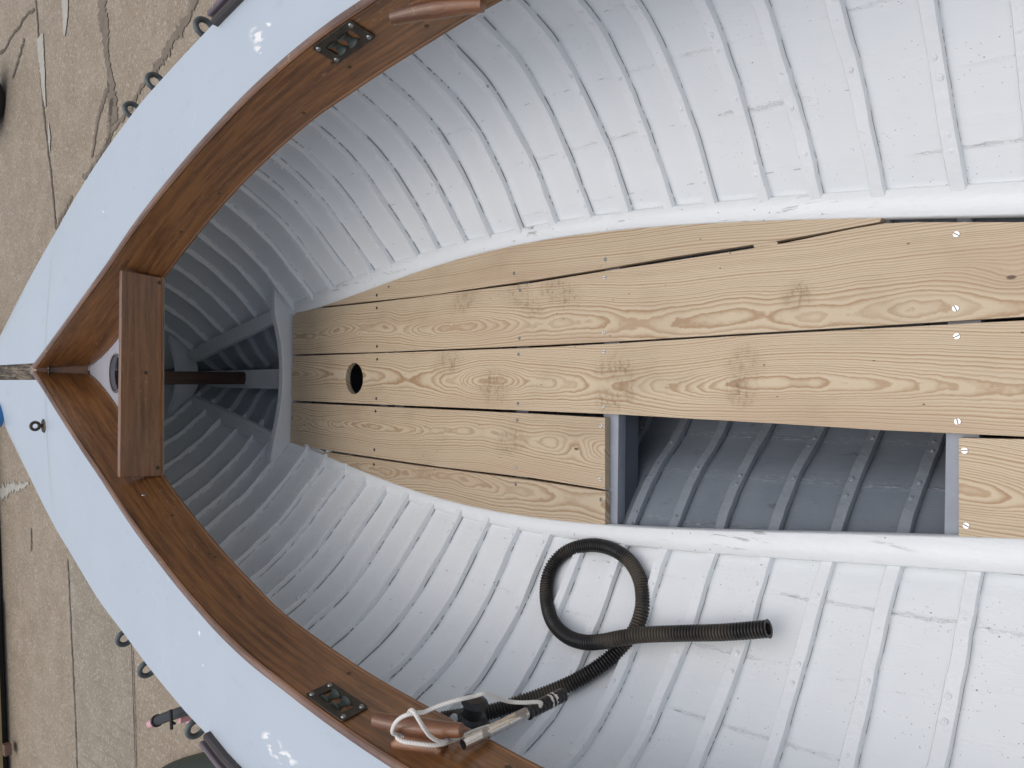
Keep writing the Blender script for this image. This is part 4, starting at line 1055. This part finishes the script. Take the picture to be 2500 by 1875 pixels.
crack('ground_crack', [(58, 95), (40, 160), (30, 190)], .02, M_CRK, .9)
crack('ground_joint', [(165, 1365), (171, 1500), (178, 1650), (184, 1780), (188, 1890)], .008, M_CRK, .9, .010)
crack('ground_joint', [(322, 1590), (325, 1680), (329, 1800), (331, 1890)], .006, M_CRK, .9, .010)
crack('ground_crack', [(0, 1210), (20, 1195), (45, 1188), (70, 1180)], lambda t: .07*(1-t)+.02, M_FILL, .5)
crack('ground_crack', [(75, 1290), (76, 1330), (75, 1345)], .012, M_CRK, .8)

# trailer at the far lower left, shaded gap beneath it built as a black block
def gtag(o, *a, **k): return tag(o, *a, **k)
M_YWOOD = flat('yellowed_timber', (.34, .27, .14), .6, 0, 12, .3, .001); M_RUST = flat('rusty_bracket', (.20, .13, .10), .6, .3, 40, .4)
M_SHADOWY = flat('trailer_gap_shade', (.006, .006, .007), .6, 0, 20, .3)  # near-black colour stands in for the shade in the gap under the trailer
trl = empty('timber_trailer', gp(-30, 1750)); tag(trl, 'low trailer, the shaded gap beneath it a black block, with yellowed timber edge and rusty bracket on the concrete', 'trailer')
pA = gp(1, 1200); pB = gp(30, 1990); d_ = (pB-pA).normalized(); pA = pA-d_*2.0
nrm_ = Vector((-d_.y, d_.x, 0)); nrm_ = nrm_ if nrm_.y > 0 else -nrm_
def tq(a, off0, off1, z0, z1, mat, name, a1=None):
    L0 = pA+d_*a+nrm_*off0; L1 = pA+d_*(a1 if a1 is not None else (pB-pA).length)+nrm_*off0
    bm = bmesh.new(); P = [L0, L1, L1+nrm_*(off1-off0), L0+nrm_*(off1-off0)]; prism(bm, [p+Vector((0, 0, z0)) for p in P], (0, 0, z1-z0)); o = obj(name, bm, mat, trl, 30); recenter([o], trl); return o
tq(0, .02, 1.6, .02, .30, M_SHADOWY, 'bed_gap_shade')
tlen = (pB-pA).length
tq(tlen*.60, -.03, .018, .065, .31, M_YWOOD, 'timber_rail')
bk = gp(17, 1829, .07); bm = bmesh.new(); box(bm, T3(bk) @ Matrix.Rotation(math.atan2(d_.y, d_.x), 4, 'Z'), .10, .10, .06, .008); o = obj('bracket', bm, M_RUST, trl, 30); recenter([o], trl)

# tyre at the upper left corner
M_TYRE = flat('tyre_rubber', (.016, .016, .017), .6, 0, 60, .4, .001)
tc = gp(18, 245); whl = empty('trailer_wheel', tc); tag(whl, 'black rubber tyre standing on the concrete at the far edge', 'wheel')
wr = .34; wc = tc+Vector((0, .14, wr-.005)); axw = Vector((.25, 1, 0)).normalized(); bw = axw.cross(Vector((0, 0, 1)))
bm = bmesh.new(); rows = []
for a in np.linspace(0, 2*math.pi, 65):
    rd = Vector((0, 0, 1))*math.cos(a)+bw*math.sin(a)
    g_ = .006 if int(a/(2*math.pi)*64) % 2 else 0
    rows.append([tuple(wc+rd*(r_-(g_ if r_ > .33 else 0))+axw*x) for x, r_ in ((-.10, .18), (-.11, .22), (-.115, .29), (-.09, .33), (-.04, .34), (.04, .34), (.09, .33), (.115, .29), (.11, .22), (.10, .18))])
grid(bm, rows); bmesh.ops.remove_doubles(bm, verts=bm.verts[:], dist=.0005); bmesh.ops.recalc_face_normals(bm, faces=bm.faces[:]); o = obj('tyre', bm, M_TYRE, whl, 40); recenter([o], whl)
bm = bmesh.new(); cyl(bm, align(wc, axw), .185, .12, 32, bev=.01); cyl(bm, align(wc, axw), .05, .20, 16); o = obj('rim', bm, M_SCREWD, whl, 40); recenter([o], whl)

# green hull at the lower left, beside the boat
M_GREEN = flat('dark_green_gloss', (.016, .026, .017), .55, 0, 5, .35, .001); M_GREEN2 = flat('green_gunwale', (.035, .05, .03), .4, 0, 12, .3)
ZG = -.25
e1 = atz(340, 1885, ZG); e2 = atz(532, 1836, ZG); e3 = atz(860, 1760, ZG)
dg = (e3-e1).normalized(); ng = Vector((dg.y, -dg.x, 0)); ng = ng if ng.y < 0 else -ng
gd = empty('green_dinghy', (e2.x, e2.y, G0+G1*e2.y)); tag(gd, 'dark green glossy upturned dinghy lying on the concrete beside the boat', 'dinghy')
bm = bmesh.new(); rows = []
c0 = e1-dg*.5; LL = 3.2
for i in range(61):
    t = i/60; w_ = .62*(1-abs(2*t-1)**7)+.01; p0 = c0+dg*LL*t+ng*.62; gz = G0+G1*p0.y+.02; hh = (ZG-gz)*(1-.35*abs(2*t-1)**4); r_ = []
    for k in range(25):
        q = math.pi*k/24; cc = math.cos(q); sn = math.sin(q)
        r_.append((p0.x-ng.x*w_*abs(cc)**.35*(1 if cc > 0 else -1), p0.y-ng.y*w_*abs(cc)**.35*(1 if cc > 0 else -1), gz+hh*sn**.8+.05*max(sn-.9, 0)))
    rows.append(r_)
grid(bm, rows); bmesh.ops.recalc_face_normals(bm, faces=bm.faces[:]); o = obj('upturned_hull', bm, M_GREEN, gd, 60); recenter([o], gd)

# pink and black toy scooter, its bar sticking out past the deck edge
M_PINK = flat('pink_plastic', (.72, .38, .40), .4, 0, 30, .12); M_RED = flat('rose_red_plastic', (.50, .13, .16), .4, 0, 30, .15)
Q = lambda x, y: (340+x/8.508, 1700+y/8.508)
ZS_ = .1
def gq(x, y, h): u, v = Q(x, y); return atp(u, v, G0+h, G1)
sc = empty('toy_scooter', gq(1000, 500, 0)); tag(sc, 'pink toy scooter with black bar end and pink grip, mostly hidden behind the deck', 'scooter')
bm = bmesh.new(); b0 = gq(385, 500, .45); b1 = gq(560, 430, .45); b2 = gq(880, 320, .45); b3 = gq(1400, 170, .43)
tube(bm, smoothpath([b0, b1, b2, b3], 24), .030, 16, True); o = obj('handlebar', bm, M_BLACK, sc, 60); recenter([o], sc)
bm = bmesh.new(); g1_ = gq(215, 580, .44); tube(bm, [b0, b0.lerp(g1_, .5), b0.lerp(g1_, .92), g1_], lambda q, s_: .024 if q < .95 else .018, 14, True); o = obj('grip', bm, M_PINK, sc, 60); recenter([o], sc)
bm = bmesh.new(); tube(bm, [b0+(b0-b1).normalized()*.0, b0+(b0-b1).normalized()*.02], .036, 18, True); o = obj('collar', bm, M_SLOT, sc, 60); recenter([o], sc)
bm = bmesh.new(); tube(bm, [gq(650, 280, .52), gq(660, 420, .52), gq(672, 670, .50)], .010, 8, True); tube(bm, [gq(668, 520, .51), gq(745, 575, .49)], .007, 8, True); o = obj('brake_lever', bm, M_SLOT, sc, 60); recenter([o], sc)
bm = bmesh.new(); pp = [gq(905, 350, .30), gq(925, 450, .30), gq(965, 540, .30), gq(1040, 572, .30), gq(1150, 570, .30), gq(1300, 480, .30), gq(1100, 300, .30)]
prism(bm, pp, (0, 0, -.05)); o = obj('fork_cover', bm, M_PINK, sc, 30); recenter([o], sc)
bm = bmesh.new(); pp = [gq(925, 380, .302), gq(950, 470, .302), gq(1000, 520, .302), gq(1060, 500, .302), gq(1150, 420, .302), gq(1050, 320, .302)]
prism(bm, pp, (0, 0, .003)); o = obj('fork_badge', bm, M_RED, sc, 30); recenter([o], sc)
bm = bmesh.new(); st = gq(1250, 330, .30); tube(bm, [st+Vector((0, 0, .12)), st, st-Vector((0, 0, .2))], .03, 12, True); o = obj('steering_stem', bm, M_PINK, sc, 60); recenter([o], sc)
bm = bmesh.new(); dk_ = gq(1250, 330, .08); box(bm, T3(dk_+Vector((.25, 0, 0))), .5, .12, .03, .01); o = obj('footboard', bm, M_PINK, sc, 30); recenter([o], sc)
for k_x in (-.02, .52):
    bm = bmesh.new(); wp = dk_+Vector((k_x, 0, 0)); wp.z = G0+G1*wp.y+.06; cyl(bm, align(wp, (0, 1, 0)), .058, .03, 24, bev=.005); o = obj('wheel', bm, M_BLACK, sc, 40); recenter([o], sc)

# blue tin on the bow
M_BLUE = flat('blue_tin_paint', (.015, .17, .42), .35, 0, 20, .12, .0002, .2); M_BLUEL = flat('pale_blue_rim', (.25, .60, .85), .35, 0, 20, .1); M_LAB = flat('printed_label', (.72, .74, .78), .45, 0, 30, .08); M_MARK = flat('label_marks', (.25, .05, .09), .5, 0, 30, .1); M_MARKB = flat('label_band', (.05, .14, .36), .5, 0, 30, .1)
rt = atz(17.5, 1014, .80); TR = 30.5*proj(rt)[2]/f; tcn = rt+Vector((0, TR, 0)); tcn.z = deckz(tcn.x, tcn.y, -1)+.002
tin = empty('blue_tin', tcn); tag(tin, 'round blue tin with pale label standing on the white deck at the bow', 'tin')
bm = bmesh.new(); cyl(bm, T3(tcn+Vector((0, 0, .013))), TR, .026, 48, bev=.002); o = obj('side', bm, M_BLUE, tin, 40); recenter([o], tin)
bm = bmesh.new(); tube(bm, [tcn+Vector((math.cos(a)*(TR-.004), math.sin(a)*(TR-.004), .0265)) for a in np.linspace(0, 2*math.pi, 65)], .003, 8, False); o = obj('rim', bm, M_BLUEL, tin, 60); recenter([o], tin)
bm = bmesh.new(); cyl(bm, T3(tcn+Vector((0, 0, .0268))), TR-.006, .001, 48); o = obj('label', bm, M_LAB, tin, 40); recenter([o], tin)
bm = bmesh.new()
for k in range(14):
    a = R(-150+k*9.5); r_ = TR*.78; box(bm, T3(tcn+Vector((r_*math.cos(a), r_*math.sin(a), .0277))) @ Matrix.Rotation(a, 4, 'Z'), .010 if k % 2 else .006, .0035, .0006)
o = obj('marks', bm, M_MARK, tin, 0); recenter([o], tin)

# ------------------------------------------------------------------ light
w = bpy.data.worlds.new('World'); scene.world = w; w.use_nodes = True
sky = w.node_tree.nodes.new('ShaderNodeTexSky'); sky.sky_type = 'NISHITA'; sky.sun_disc = False
sky.sun_elevation = R(86); sky.sun_rotation = R(0); sky.dust_density = 4.0; sky.air_density = 1.0; sky.ozone_density = 1.0
bg = w.node_tree.nodes['Background']; hs = w.node_tree.nodes.new('ShaderNodeHueSaturation'); hs.inputs['Saturation'].default_value = .58
w.node_tree.links.new(sky.outputs[0], hs.inputs['Color']); w.node_tree.links.new(hs.outputs[0], bg.inputs[0]); bg.inputs[1].default_value = .15
sd_ = bpy.data.lights.new('sun', 'SUN'); sd_.energy = 1.0; sd_.angle = R(85); sd_.color = (1, .965, .93)
sun = bpy.data.objects.new('sun', sd_); COL.objects.link(sun)
az = R(0); el = R(86); dv = Vector((math.sin(az)*math.cos(el), math.cos(az)*math.cos(el), math.sin(el)))
sun.rotation_euler = dv.to_track_quat('Z', 'Y').to_euler()
scene.view_settings.view_transform = 'Standard'; scene.view_settings.look = 'None'; scene.view_settings.gamma = 1; scene.view_settings.exposure = -0.14

scene.cycles.max_bounces = 7; scene.cycles.diffuse_bounces = 6; scene.cycles.glossy_bounces = 3
